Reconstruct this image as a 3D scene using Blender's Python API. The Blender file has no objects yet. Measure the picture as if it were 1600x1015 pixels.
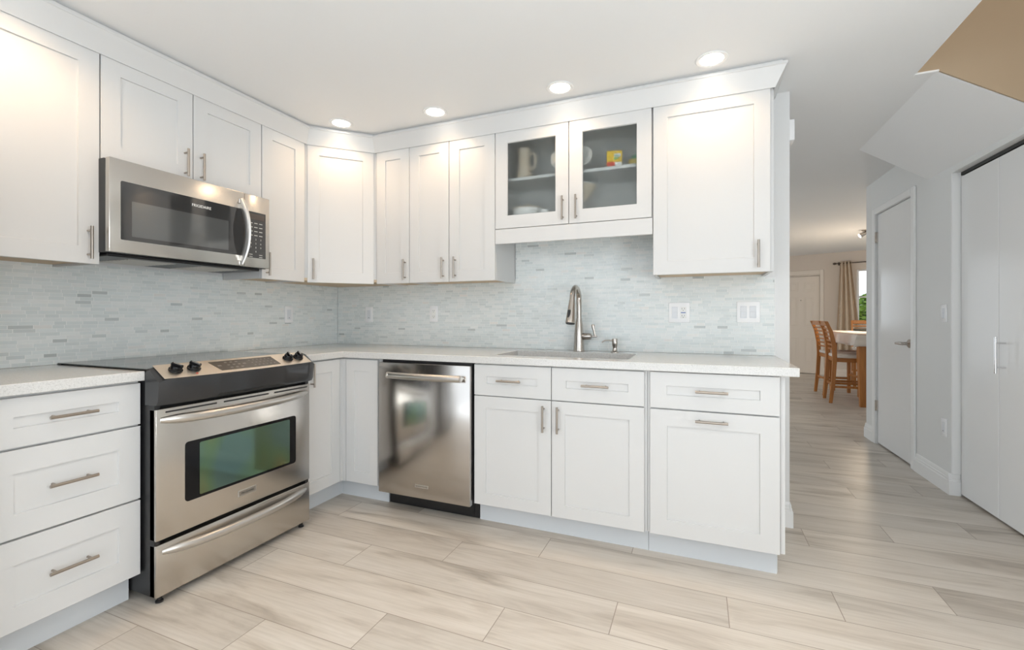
import bpy, bmesh, math, random
from mathutils import Matrix, Vector
random.seed(7)
SC = bpy.context.scene
COL = SC.collection
R = math.radians
PI = math.pi

# ---------------------------------------------------------------- camera
CAM = Vector((2.648, -2.838, 1.13))
cd = bpy.data.cameras.new('camera'); cam = bpy.data.objects.new('camera', cd); COL.objects.link(cam)
cam.location = CAM
cam.rotation_euler = (R(90), 0, R(22.17))
cd.sensor_fit = 'HORIZONTAL'; cd.sensor_width = 36.0
cd.lens = 715.7 / 1600 * 36.0
cd.shift_y = -(507.5 - 493.6) / 1600
cd.clip_start = 0.02; cd.clip_end = 200
SC.camera = cam
# ---------------------------------------------------------------- exposure
SC.view_settings.view_transform = 'Standard'
SC.view_settings.look = 'None'
SC.view_settings.gamma = 1.0
SC.view_settings.use_curve_mapping = False
SC.view_settings.exposure = 0.58
# ---------------------------------------------------------------- world
W = bpy.data.worlds.new('World'); SC.world = W; W.use_nodes = True
bgn = W.node_tree.nodes['Background']
bgn.inputs[0].default_value = (0.86, 0.93, 1.0, 1); bgn.inputs[1].default_value = 1.4
# ---------------------------------------------------------------- daylight at unseen openings, mostly added fill lamps
def area(name, loc, rot, sx, sy, power, color):
    l = bpy.data.lights.new(name, 'AREA'); l.shape = 'RECTANGLE'; l.size = sx; l.size_y = sy
    l.energy = power; l.color = color
    o = bpy.data.objects.new(name, l); COL.objects.link(o); o.location = loc; o.rotation_euler = rot
    return o
DAY = (0.86, 0.94, 1.0)
WARM = (1.0, 0.66, 0.36)
area('patio_daylight', (2.1, -4.78, 1.15), (R(90), 0, 0), 3.2, 2.1, 1.5, DAY)
area('side_fill', (4.32, -3.2, 1.5), (R(90), 0, R(90)), 1.7, 1.2, 9, DAY)  # added fill lamp at an invented side opening
area('side_up_fill', (4.26, -3.2, .95), (R(150), 0, R(90)), 1.7, .4, 34, (.92, .97, 1.0))  # lamp aimed upward, added to brighten the ceiling from the side
area('patio_up_fill', (2.1, -4.70, .35), (R(165), 0, 0), 3.2, .6, 6, (.92, .97, 1.0))  # unseen upward lamp added to lift the ceiling
area('living_fill', (-0.78, 4.2, 1.3), (R(90), 0, R(-90)), 2.6, 1.7, 16, DAY)  # lamp and opening added to light the hall
area('west_fill', (-.16, -4.12, 1.45), (R(90), 0, R(-90)), .8, 1.1, 22, DAY)  # unseen lamp added to brighten the right wall and closet
area('stair_fill', (4.9, -1.3, 4.6), (0, 0, 0), 1.0, 1.6, 26, (1, .97, .92))  # lamp added inside the stairwell to lift the tan wall
area('dining_fill', (7.75, 4.6, 1.4), (R(90), 0, R(90)), 2.2, 1.5, 7, DAY)  # extra fill for the dining side, at an added opening
SPOT_W = 6.6
sl = bpy.data.lights.new('sun', 'SUN'); sl.energy = 3.0; sl.angle = R(1); sl.color = (1, .95, .86)
so = bpy.data.objects.new('sun', sl); COL.objects.link(so); so.rotation_euler = (R(8), R(-32), 0)
CEIL = 2.335
ROOM_W = 18.0

# ---------------------------------------------------------------- materials
def mat(name, color=(.8, .8, .8), rough=.5, metal=0.0, **kw):
    m = bpy.data.materials.new(name); m.use_nodes = True
    b = m.node_tree.nodes['Principled BSDF']
    b.inputs['Base Color'].default_value = (*color, 1)
    b.inputs['Roughness'].default_value = rough
    b.inputs['Metallic'].default_value = metal
    for k, v in kw.items():
        b.inputs[k.replace('_', ' ')].default_value = v
    return m
def nd(m, t, **kw):
    n = m.node_tree.nodes.new(t)
    for k, v in kw.items(): setattr(n, k, v)
    return n
def lk(m, a, b): m.node_tree.links.new(a, b)
def pb(m): return m.node_tree.nodes['Principled BSDF']
def mth(m, op, a, b=None, c=None):
    n = nd(m, 'ShaderNodeMath', operation=op)
    for i, v in enumerate((a, b, c)):
        if v is None: continue
        if isinstance(v, (int, float)): n.inputs[i].default_value = v
        else: lk(m, v, n.inputs[i])
    return n.outputs[0]
def ramp(m, fac, stops):
    n = nd(m, 'ShaderNodeValToRGB'); e = n.color_ramp.elements
    while len(e) < len(stops): e.new(.5)
    for i, (p, c) in enumerate(stops): e[i].position = p; e[i].color = (*c, 1)
    lk(m, fac, n.inputs[0]); return n.outputs[0]
def bump(m, h, strength, dist=.002):
    n = nd(m, 'ShaderNodeBump'); n.inputs['Strength'].default_value = strength; n.inputs['Distance'].default_value = dist
    lk(m, h, n.inputs['Height']); lk(m, n.outputs[0], pb(m).inputs['Normal'])
def noise(m, vec, scale, detail=3, rough=.5):
    n = nd(m, 'ShaderNodeTexNoise'); n.inputs['Scale'].default_value = scale; n.inputs['Detail'].default_value = detail
    n.inputs['Roughness'].default_value = rough
    if vec is not None: lk(m, vec, n.inputs['Vector'])
    return n.outputs['Fac']
def ocoord(m): return nd(m, 'ShaderNodeTexCoord').outputs['Object']
def mapping(m, vec, sc=(1, 1, 1)):
    n = nd(m, 'ShaderNodeMapping'); n.inputs['Scale'].default_value = sc; lk(m, vec, n.inputs['Vector']); return n.outputs[0]

def painted(name, color, rough, bs=.04, scale=180):
    m = mat(name, color, rough)
    bump(m, noise(m, ocoord(m), scale, 2), bs, .001)
    return m
M = {}
M['cab'] = mat('cabinet_white_paint', (.655, .655, .65), .34)
M['kick'] = mat('toe_kick_paint', (.66, .685, .71), .4)
M['rawwood'] = painted('raw_plywood', (.66, .52, .36), .6)
M['ceil'] = painted('ceiling_paint', (.85, .858, .86), .8, .05)
M['wall'] = painted('grey_wall_paint', (.77, .78, .77), .6)
M['wallwhite'] = painted('white_wall_paint', (.76, .765, .765), .6)
M['cream'] = painted('cream_wall_paint', (.66, .58, .50), .65)
M['tan'] = painted('tan_wall_paint', (.43, .335, .23), .7)
M['trim'] = mat('trim_gloss_white', (.86, .865, .86), .3)
M['doorp'] = mat('door_satin_white', (.83, .835, .83), .18)
M['doorc'] = mat('door_cream', (.78, .70, .61), .4)
M['steelpull'] = mat('brushed_nickel', (.40, .355, .31), .3, 1.0)
M['nickel'] = mat('satin_nickel', (.50, .46, .42), .22, 1.0)
M['chrome'] = mat('chrome', (.75, .75, .76), .1, 1.0)
M['black'] = mat('black_plastic', (.012, .012, .013), .35)
M['blackgloss'] = mat('black_gloss', (.006, .006, .007), .1, **{'Specular_IOR_Level': .25})
M['fascia'] = mat('charcoal_gloss', (.03, .031, .033), .16)
M['glassblack'] = mat('ceramic_black_glass', (.02, .022, .022), .06)
M['plate'] = mat('plate_plastic', (.90, .905, .915), .25)
M['rocker'] = mat('rocker_plastic', (.74, .76, .79), .25)
M['slot'] = mat('slot_dark', (.03, .03, .03), .6)
M['blue'] = mat('blue_mark', (.06, .13, .42), .5)
M['cloth'] = painted('cream_linen', (.74, .68, .62), .85, .2, 400)
M['ceramic'] = mat('white_ceramic', (.88, .87, .85), .2)
M['cream_cer'] = mat('cream_ceramic', (.76, .66, .54), .4)
M['yellow'] = mat('yellow_carton', (.85, .56, .03), .5)
M['red'] = mat('red_carton', (.70, .09, .05), .5)
M['white'] = mat('white_print', (.85, .85, .83), .5)
M['green'] = mat('green_plastic', (.05, .42, .22), .4)
M['darkprint'] = mat('dark_print', (.03, .035, .03), .6)
M['keys'] = mat('pale_print', (.55, .55, .52), .5)
M['keysdim'] = mat('dim_print', (.20, .18, .155), .5)
M['shelf'] = mat('shelf_white', (.74, .75, .75), .4)
M['curtainrod'] = mat('dark_bronze', (.12, .09, .07), .4, .6)

def steel(name, color, rough, axis):
    m = mat(name, color, rough, 1.0)
    sc = (260, 260, 260); sc = tuple(9 if i == axis else 700 for i in range(3))
    f = noise(m, mapping(m, ocoord(m), sc), 1.0, 2)
    lk(m, ramp(m, f, [(.3, (rough - .02,) * 3), (.7, (rough + .03,) * 3)]), pb(m).inputs['Roughness'])
    bump(m, f, .008, .0004)
    return m
M['steel'] = steel('brushed_stainless', (.60, .57, .53), .24, 0)
M['steelv'] = steel('brushed_stainless_vertical', (.50, .475, .45), .17, 2)
M['steelpanel'] = mat('satin_steel_panel', (.88, .81, .72), .36, 1.0)
M['sinksteel'] = steel('sink_stainless', (.62, .62, .61), .3, 0)
M['handlesteel'] = mat('satin_stainless', (.62, .60, .57), .3, 1.0)
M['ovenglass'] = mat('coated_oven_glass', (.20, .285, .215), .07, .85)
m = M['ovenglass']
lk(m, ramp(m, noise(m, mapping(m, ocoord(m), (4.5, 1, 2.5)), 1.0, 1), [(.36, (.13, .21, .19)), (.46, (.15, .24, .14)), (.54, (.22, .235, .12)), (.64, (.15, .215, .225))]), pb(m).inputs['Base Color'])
M['mwglass'] = mat('smoked_door_glass', (.035, .035, .035), .045, 0.0, **{'Specular_IOR_Level': .9})
M['mwmesh'] = mat('screened_glass', (.16, .165, .165), .07, .5)

# wood
def woodmat(name, c1, c2, rough=.35, axis=2):
    m = mat(name, c1, rough)
    sc = tuple(2 if i == axis else 22 for i in range(3))
    f = noise(m, mapping(m, ocoord(m), sc), 1.6, 4, .6)
    lk(m, ramp(m, f, [(.25, c2), (.75, c1)]), pb(m).inputs['Base Color'])
    return m
M['oak'] = woodmat('honey_oak', (.55, .23, .06), (.36, .13, .03))
M['oakh'] = woodmat('honey_oak_rail', (.55, .23, .06), (.36, .13, .03), .35, 0)

# quartz
m = mat('white_quartz', (.8, .79, .78), .12); M['quartz'] = m
oc = ocoord(m)
f = noise(m, oc, 430, 4, .7); f2 = noise(m, oc, 150, 3, .6)
s = mth(m, 'ADD', mth(m, 'MULTIPLY', f, .65), mth(m, 'MULTIPLY', f2, .35))
lk(m, ramp(m, s, [(.34, (.36, .355, .34)), (.43, (.60, .595, .58)), (.53, (.69, .685, .67)), (.68, (.73, .725, .71))]), pb(m).inputs['Base Color'])

# mosaic tile
def tile():
    m = mat('glass_stone_mosaic', (.7, .75, .75), .2)
    sep = nd(m, 'ShaderNodeSeparateXYZ'); lk(m, ocoord(m), sep.inputs[0])
    x, z = sep.outputs[0], sep.outputs[2]
    zr = mth(m, 'DIVIDE', z, .0158)
    row = mth(m, 'FLOOR', zr); fz = mth(m, 'FRACT', zr)
    wn = nd(m, 'ShaderNodeTexWhiteNoise', noise_dimensions='1D'); lk(m, row, wn.inputs['W'])
    xs = mth(m, 'ADD', mth(m, 'MULTIPLY', x, 17.0), mth(m, 'MULTIPLY', wn.outputs['Value'], 731.0))
    v = nd(m, 'ShaderNodeTexVoronoi', voronoi_dimensions='1D'); v.inputs['Scale'].default_value = 1.0; v.inputs['Randomness'].default_value = .85
    lk(m, xs, v.inputs['W'])
    e = nd(m, 'ShaderNodeTexVoronoi', voronoi_dimensions='1D', feature='DISTANCE_TO_EDGE'); e.inputs['Scale'].default_value = 1.0; e.inputs['Randomness'].default_value = .85
    lk(m, xs, e.inputs['W'])
    rgb = nd(m, 'ShaderNodeSeparateColor'); lk(m, v.outputs['Color'], rgb.inputs[0])
    c = ramp(m, rgb.outputs[0], [(0, (.48, .51, .505)), (.012, (.57, .605, .60)), (.03, (.68, .725, .72)), (.45, (.735, .78, .775)), (.8, (.78, .81, .80)), (.95, (.81, .83, .82)), (1, (.79, .78, .75))])
    # a stone cloudiness
    cl = noise(m, mapping(m, ocoord(m), (30, 30, 90)), 1.0, 3)
    mixc = nd(m, 'ShaderNodeMixRGB', blend_type='MULTIPLY'); mixc.inputs[0].default_value = .3
    lk(m, c, mixc.inputs[1]); lk(m, ramp(m, cl, [(.3, (.88, .90, .895)), (.65, (1, 1, 1))]), mixc.inputs[2])
    g1 = mth(m, 'LESS_THAN', fz, .09); g2 = mth(m, 'LESS_THAN', e.outputs['Distance'], .022)
    g = mth(m, 'MAXIMUM', g1, g2)
    mix = nd(m, 'ShaderNodeMixRGB'); lk(m, g, mix.inputs[0]); lk(m, mixc.outputs[0], mix.inputs[1]); mix.inputs[2].default_value = (.86, .875, .86, 1)
    lk(m, mix.outputs[0], pb(m).inputs['Base Color'])
    rr = ramp(m, rgb.outputs[1], [(0, (.06,) * 3), (.45, (.10,) * 3), (.5, (.32,) * 3), (1, (.4,) * 3)])
    r2 = nd(m, 'ShaderNodeMixRGB'); lk(m, g, r2.inputs[0]); lk(m, rr, r2.inputs[1]); r2.inputs[2].default_value = (.7, .7, .7, 1)
    lk(m, r2.outputs[0], pb(m).inputs['Roughness'])
    # each chip sits at its own slight tilt
    tz = mth(m, 'MULTIPLY', mth(m, 'SUBTRACT', fz, .5), mth(m, 'SUBTRACT', rgb.outputs[2], .5))
    h = mth(m, 'SUBTRACT', mth(m, 'MULTIPLY', tz, .6), g)
    bump(m, h, .35, .002)
    return m
M['tile'] = tile()

# floor planks: 0.2 x 1.2 m, each row stepped by a third
def floor_mat():
    m = mat('wood_look_plank', (.6, .55, .5), .4)
    sep = nd(m, 'ShaderNodeSeparateXYZ'); geo = nd(m, 'ShaderNodeNewGeometry'); lk(m, geo.outputs['Position'], sep.inputs[0])
    x, y = sep.outputs[0], sep.outputs[1]
    yr = mth(m, 'DIVIDE', mth(m, 'ADD', y, 1.603), .2)
    row = mth(m, 'FLOOR', yr); fy = mth(m, 'FRACT', yr)
    xr = mth(m, 'DIVIDE', mth(m, 'SUBTRACT', mth(m, 'SUBTRACT', x, .352), mth(m, 'MULTIPLY', row, .4)), 1.2)
    colx = mth(m, 'FLOOR', xr); fx = mth(m, 'FRACT', xr)
    cmb = nd(m, 'ShaderNodeCombineXYZ'); lk(m, row, cmb.inputs[0]); lk(m, colx, cmb.inputs[1])
    wn = nd(m, 'ShaderNodeTexWhiteNoise', noise_dimensions='3D'); lk(m, cmb.outputs[0], wn.inputs['Vector'])
    rgb = nd(m, 'ShaderNodeSeparateColor'); lk(m, wn.outputs['Color'], rgb.inputs[0])
    # grain coordinates, shifted per plank
    gx = mth(m, 'ADD', mth(m, 'MULTIPLY', x, 1.1), mth(m, 'MULTIPLY', rgb.outputs[0], 57.0))
    gy = mth(m, 'ADD', mth(m, 'MULTIPLY', y, 6.5), mth(m, 'MULTIPLY', rgb.outputs[1], 91.0))
    gv = nd(m, 'ShaderNodeCombineXYZ'); lk(m, gx, gv.inputs[0]); lk(m, gy, gv.inputs[1])
    n1 = nd(m, 'ShaderNodeTexNoise'); n1.inputs['Scale'].default_value = 1.3; n1.inputs['Detail'].default_value = 5; n1.inputs['Roughness'].default_value = .55; n1.inputs['Distortion'].default_value = .9
    lk(m, gv.outputs[0], n1.inputs['Vector'])
    fine = nd(m, 'ShaderNodeCombineXYZ'); lk(m, mth(m, 'MULTIPLY', gx, 3.0), fine.inputs[0]); lk(m, mth(m, 'MULTIPLY', gy, 12.0), fine.inputs[1])
    n2 = noise(m, fine.outputs[0], 1.2, 3)
    base = ramp(m, n1.outputs['Fac'], [(.24, (.33, .29, .245)), (.36, (.48, .43, .37)), (.48, (.60, .55, .485)), (.72, (.67, .625, .565))])
    tint = nd(m, 'ShaderNodeMixRGB', blend_type='MULTIPLY'); tint.inputs[0].default_value = 1
    lk(m, base, tint.inputs[1]); lk(m, ramp(m, rgb.outputs[2], [(0, (.88, .87, .86)), (.5, (.97, .965, .96)), (1, (1.04, 1.03, 1.02))]), tint.inputs[2])
    t2 = nd(m, 'ShaderNodeMixRGB', blend_type='MULTIPLY'); t2.inputs[0].default_value = 1
    lk(m, tint.outputs[0], t2.inputs[1]); lk(m, ramp(m, n2, [(.3, (.90, .89, .88)), (.6, (1, 1, 1))]), t2.inputs[2])
    j1 = mth(m, 'GREATER_THAN', mth(m, 'ABSOLUTE', mth(m, 'SUBTRACT', fy, .5)), .4925)
    j2 = mth(m, 'GREATER_THAN', mth(m, 'ABSOLUTE', mth(m, 'SUBTRACT', fx, .5)), .4986)
    j = mth(m, 'MAXIMUM', j1, j2)
    mix = nd(m, 'ShaderNodeMixRGB'); lk(m, j, mix.inputs[0]); lk(m, t2.outputs[0], mix.inputs[1]); mix.inputs[2].default_value = (.30, .25, .205, 1)
    lk(m, mix.outputs[0], pb(m).inputs['Base Color'])
    bump(m, mth(m, 'SUBTRACT', mth(m, 'MULTIPLY', n2, .15), j), .3, .002)
    lk(m, ramp(m, n2, [(.3, (.42,) * 3), (.7, (.34,) * 3)]), pb(m).inputs['Roughness'])
    return m
M['floor'] = floor_mat()

# textured cabinet glass
m = bpy.data.materials.new('textured_cabinet_glass'); m.use_nodes = True; M['cabglass'] = m
nt = m.node_tree; nt.nodes.remove(pb(m)); outn = [n for n in nt.nodes if n.type == 'OUTPUT_MATERIAL'][0]
tr = nd(m, 'ShaderNodeBsdfTransparent'); tr.inputs[0].default_value = (.94, .95, .94, 1)
rf = nd(m, 'ShaderNodeBsdfRefraction'); rf.inputs['IOR'].default_value = 1.12; rf.inputs['Roughness'].default_value = .34; rf.inputs['Color'].default_value = (.94, .95, .94, 1)
gl = nd(m, 'ShaderNodeBsdfGlossy'); gl.inputs['Roughness'].default_value = .12
mx = nd(m, 'ShaderNodeMixShader'); mx.inputs[0].default_value = .27; lk(m, tr.outputs[0], mx.inputs[1]); lk(m, rf.outputs[0], mx.inputs[2])
fr = nd(m, 'ShaderNodeFresnel'); fr.inputs[0].default_value = 1.4
mx2 = nd(m, 'ShaderNodeMixShader'); lk(m, fr.outputs[0], mx2.inputs[0]); lk(m, mx.outputs[0], mx2.inputs[1]); lk(m, gl.outputs[0], mx2.inputs[2])
lk(m, mx2.outputs[0], outn.inputs[0])
# clear window glass
m = bpy.data.materials.new('clear_window_glass'); m.use_nodes = True; M['winglass'] = m
nt = m.node_tree; nt.nodes.remove(pb(m)); outn = [n for n in nt.nodes if n.type == 'OUTPUT_MATERIAL'][0]
tr = nd(m, 'ShaderNodeBsdfTransparent'); gl = nd(m, 'ShaderNodeBsdfGlossy'); gl.inputs['Roughness'].default_value = .02
fr = nd(m, 'ShaderNodeFresnel'); fr.inputs[0].default_value = 1.4
mx = nd(m, 'ShaderNodeMixShader'); lk(m, fr.outputs[0], mx.inputs[0]); lk(m, tr.outputs[0], mx.inputs[1]); lk(m, gl.outputs[0], mx.inputs[2]); lk(m, mx.outputs[0], outn.inputs[0])
# curtain with small woven dots
m = mat('taupe_dotted_curtain', (.50, .41, .31), .85); M['curtain'] = m
v = nd(m, 'ShaderNodeTexVoronoi'); v.inputs['Scale'].default_value = 4.6; v.inputs['Randomness'].default_value = .35
lk(m, ocoord(m), v.inputs['Vector'])
mixd = nd(m, 'ShaderNodeMixRGB'); lk(m, mth(m, 'LESS_THAN', v.outputs['Distance'], .12), mixd.inputs[0])
mixd.inputs[1].default_value = (.60, .485, .365, 1); mixd.inputs[2].default_value = (.75, .70, .62, 1); lk(m, mixd.outputs[0], pb(m).inputs['Base Color'])
# leaves
m = mat('garden_leaf', (.16, .34, .04), .5); M['leaf'] = m
lk(m, ramp(m, noise(m, ocoord(m), 5.0, 3), [(.35, (.12, .28, .03)), (.5, (.30, .52, .08)), (.7, (.62, .78, .22))]), pb(m).inputs['Base Color'])
M['stem'] = mat('garden_bark', (.12, .08, .05), .8)
M['grass'] = mat('garden_grass', (.14, .26, .05), .9)
# lamp diffuser
m = bpy.data.materials.new('lamp_diffuser'); m.use_nodes = True; M['lamp'] = m
b_ = pb(m); b_.inputs['Base Color'].default_value = (.9, .88, .84, 1); b_.inputs['Emission Color'].default_value = (1, .93, .82, 1); b_.inputs['Emission Strength'].default_value = 9.0

# ---------------------------------------------------------------- mesh helpers
class B:
    """collects shapes; finished with obj() as ONE mesh object"""
    def __init__(s): s.bm = bmesh.new()
    def add(s, vs, fs, T=None):
        v = [s.bm.verts.new(T @ Vector(p) if T else p) for p in vs]; out = []
        for f in fs:
            try: out.append(s.bm.faces.new([v[i] for i in f]))
            except ValueError: pass
        return v, out
    def box(s, x0, x1, y0, y1, z0, z1, bev=0.0, T=None, seg=1):
        x0, x1 = min(x0, x1), max(x0, x1); y0, y1 = min(y0, y1), max(y0, y1); z0, z1 = min(z0, z1), max(z0, z1)
        vs = [(x, y, z) for z in (z0, z1) for y in (y0, y1) for x in (x0, x1)]
        v, f = s.add(vs, [(0, 2, 3, 1), (4, 5, 7, 6), (0, 1, 5, 4), (2, 6, 7, 3), (0, 4, 6, 2), (1, 3, 7, 5)], T)
        if bev > 0:
            es = list({e for q in v for e in q.link_edges})
            bmesh.ops.bevel(s.bm, geom=es, offset=bev, segments=seg, profile=.5, affect='EDGES', clamp_overlap=True)
        return s
    def tube(s, pts, rad, seg=14, cap=True, flat=None):
        pts = [Vector(p) for p in pts]; n = len(pts)
        if not isinstance(rad, (list, tuple)): rad = [rad] * n
        rings = []; up = None
        for i, p in enumerate(pts):
            d = (pts[min(i + 1, n - 1)] - pts[max(i - 1, 0)]).normalized()
            if up is None:
                a = Vector((0, 0, 1)) if abs(d.z) < .9 else Vector((1, 0, 0))
                up = (a - d * a.dot(d)).normalized()
            else: up = (up - d * up.dot(d)).normalized()
            sd = d.cross(up)
            r = rad[i]; ra, rb = (r, r) if flat is None else (r * flat[0], r * flat[1])
            rings.append([s.bm.verts.new(p + sd * math.cos(2 * PI * k / seg) * ra + up * math.sin(2 * PI * k / seg) * rb) for k in range(seg)])
        for i in range(n - 1):
            for k in range(seg):
                s.bm.faces.new((rings[i][k], rings[i][(k + 1) % seg], rings[i + 1][(k + 1) % seg], rings[i + 1][k]))
        if cap:
            s.bm.faces.new(rings[0][::-1]); s.bm.faces.new(rings[-1])
        return s
    def lathe(s, prof, c=(0, 0, 0), seg=32, T=None, sx=1.0):
        rings = []
        for r, z in prof:
            if r < 1e-5:
                p = Vector((c[0], c[1], c[2] + z)); rings.append([s.bm.verts.new(T @ p if T else p)])
            else:
                q = []
                for k in range(seg):
                    p = Vector((c[0] + r * sx * math.cos(2 * PI * k / seg), c[1] + r * math.sin(2 * PI * k / seg), c[2] + z))
                    q.append(s.bm.verts.new(T @ p if T else p))
                rings.append(q)
        for a, b in zip(rings, rings[1:]):
            for k in range(seg):
                k2 = (k + 1) % seg
                if len(a) == 1 and len(b) == 1: continue
                if len(a) == 1: s.bm.faces.new((a[0], b[k2], b[k]))
                elif len(b) == 1: s.bm.faces.new((a[k], a[k2], b[0]))
                else: s.bm.faces.new((a[k], a[k2], b[k2], b[k]))
        if len(rings[0]) > 1: s.bm.faces.new(rings[0][::-1])
        if len(rings[-1]) > 1: s.bm.faces.new(rings[-1])
        return s
    def prism(s, pts, fn0, fn1):
        """closed outline extruded: fn0/fn1 turn each 2-d point into a 3-d one"""
        n = len(pts)
        a = [s.bm.verts.new(fn0(*p)) for p in pts]; b = [s.bm.verts.new(fn1(*p)) for p in pts]
        s.bm.faces.new(a[::-1]); s.bm.faces.new(b)
        for i in range(n): s.bm.faces.new((a[i], a[(i + 1) % n], b[(i + 1) % n], b[i]))
        return s
    def cells(s, xs, ys, inside, z0, z1):
        """slab over grid cells where inside(cx,cy)"""
        V = {}
        def g(i, j, k):
            if (i, j, k) not in V: V[i, j, k] = s.bm.verts.new((xs[i], ys[j], z1 if k else z0))
            return V[i, j, k]
        nx, ny = len(xs) - 1, len(ys) - 1
        ok = {(i, j) for i in range(nx) for j in range(ny) if inside((xs[i] + xs[i + 1]) / 2, (ys[j] + ys[j + 1]) / 2)}
        for (i, j) in ok:
            s.bm.faces.new((g(i, j, 1), g(i + 1, j, 1), g(i + 1, j + 1, 1), g(i, j + 1, 1)))
            s.bm.faces.new((g(i, j, 0), g(i, j + 1, 0), g(i + 1, j + 1, 0), g(i + 1, j, 0)))
            if (i - 1, j) not in ok: s.bm.faces.new((g(i, j, 0), g(i, j, 1), g(i, j + 1, 1), g(i, j + 1, 0)))
            if (i + 1, j) not in ok: s.bm.faces.new((g(i + 1, j, 0), g(i + 1, j + 1, 0), g(i + 1, j + 1, 1), g(i + 1, j, 1)))
            if (i, j - 1) not in ok: s.bm.faces.new((g(i, j, 0), g(i + 1, j, 0), g(i + 1, j, 1), g(i, j, 1)))
            if (i, j + 1) not in ok: s.bm.faces.new((g(i, j + 1, 0), g(i, j + 1, 1), g(i + 1, j + 1, 1), g(i + 1, j + 1, 0)))
        return s
def rrect(u0, u1, z0, z1, r, n=5):
    out = []
    for cx, cz, a0 in ((u1 - r, z1 - r, 0), (u0 + r, z1 - r, 90), (u0 + r, z0 + r, 180), (u1 - r, z0 + r, 270)):
        for k in range(n + 1):
            a = R(a0 + 90 * k / n); out.append((cx + r * math.cos(a), cz + r * math.sin(a)))
    return out
MW = {}
def mkm(loc, rz): return Matrix.Translation(loc) @ Matrix.Rotation(rz, 4, 'Z')
def mw(o): return MW.get(o.name, Matrix.Identity(4))
def obj(name, b, material, parent=None, loc=(0, 0, 0), world=False, smooth=35, bevel=0):
    me = bpy.data.meshes.new(name)
    if world: b.bm.transform((mw(parent) if parent else Matrix.Identity(4)).inverted())
    if any(loc): b.bm.transform(Matrix.Translation(-Vector(loc)))
    bmesh.ops.recalc_face_normals(b.bm, faces=b.bm.faces)
    b.bm.to_mesh(me); b.bm.free()
    for p in me.polygons: p.use_smooth = True
    me.set_sharp_from_angle(angle=R(smooth))
    me.materials.append(material)
    o = bpy.data.objects.new(name, me); COL.objects.link(o)
    o.location = loc
    pm = Matrix.Identity(4)
    if parent: o.parent = parent; pm = mw(parent)
    MW[o.name] = pm @ Matrix.Translation(loc)
    if bevel:
        md = o.modifiers.new('bevel', 'BEVEL'); md.width = bevel; md.segments = 2; md.limit_method = 'ANGLE'; md.angle_limit = R(50)
    return o
def tag(o, label, cat, group=None):
    o['label'] = label; o['category'] = cat
    if group: o['group'] = group
    return o
def thing(name, label, cat, loc=(0, 0, 0), rz=0.0, group=None):
    o = bpy.data.objects.new(name, None); COL.objects.link(o)
    o.location = loc; o.rotation_euler = (0, 0, rz); o.empty_display_size = .1
    MW[o.name] = mkm(loc, rz)
    return tag(o, label, cat, group)
def struct(name, b, material, parent=None, **kw):
    o = obj(name, b, material, parent, **kw)
    if parent is None: o['kind'] = 'structure'
    return o
def sroot(name, loc, rz):
    o = bpy.data.objects.new(name, None); COL.objects.link(o); o.location = loc; o.rotation_euler = (0, 0, rz)
    o['kind'] = 'structure'; o.empty_display_size = .1; MW[o.name] = mkm(loc, rz); return o
def text(name, s, size, T, material, parent, depth=.0004):
    c = bpy.data.curves.new('t', 'FONT'); c.body = s; c.size = size; c.align_x = 'CENTER'; c.align_y = 'CENTER'; c.extrude = depth; c.resolution_u = 3
    t = bpy.data.objects.new('t', c)
    dg = bpy.context.evaluated_depsgraph_get()
    COL.objects.link(t); dg.update()
    me = bpy.data.meshes.new_from_object(t.evaluated_get(dg)); bpy.data.objects.remove(t); bpy.data.curves.remove(c)
    me.transform(T)
    if parent is None: return me
    me.name = name; me.materials.clear(); me.materials.append(material)
    o = bpy.data.objects.new(name, me); COL.objects.link(o); o.parent = parent; MW[o.name] = mw(parent)
    return o
FRONT = Matrix.Rotation(PI / 2, 4, 'X')     # lays text into the local XZ plane, facing local -Y

# ---------------------------------------------------------------- setting
LEFT = R(90)                                # frame of the left wall: local x = world y, outward = world +x
TH_R = R(-90 + .957)                        # right wall
RW = (4.128, .9, 0)
TH_E = R(-21.669)                           # entry wall
EW = (5.039, 7.531, 0)

b = B(); b.box(-1.0, 8.0, -5.0, 9.6, -.1, 0)
struct('floor', b, M['floor'])
# ceiling with the stairwell opening
b = B(); b.cells([-1, 3.65, 5.2, 8.0], [-5.0, -2.6, .04, 9.6], lambda x, y: not (3.65 < x < 5.2 and -2.6 < y < .04), CEIL, CEIL + .14)
struct('ceiling', b, M['ceil'])
b = B(); b.box(-.14, 0, -5.0, -4.55, 0, CEIL); b.box(-.14, 0, -3.7, .12, 0, CEIL); b.box(-.14, 0, -4.55, -3.7, 0, .88); b.box(-.14, 0, -4.55, -3.7, 2.05, CEIL); struct('wall_left', b, M['wallwhite'])
b = B(); b.box(-.0, 3.10, 0, .12, 0, CEIL); struct('wall_back', b, M['wallwhite'])
# wall behind the camera with a patio opening
b = B(); b.box(0, .5, -4.7, -4.6, 0, CEIL); b.box(3.7, 8.0, -4.7, -4.6, 0, CEIL); b.box(.5, 3.7, -4.7, -4.6, 2.12, CEIL)
struct('wall_front', b, M['wallwhite'])
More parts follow.
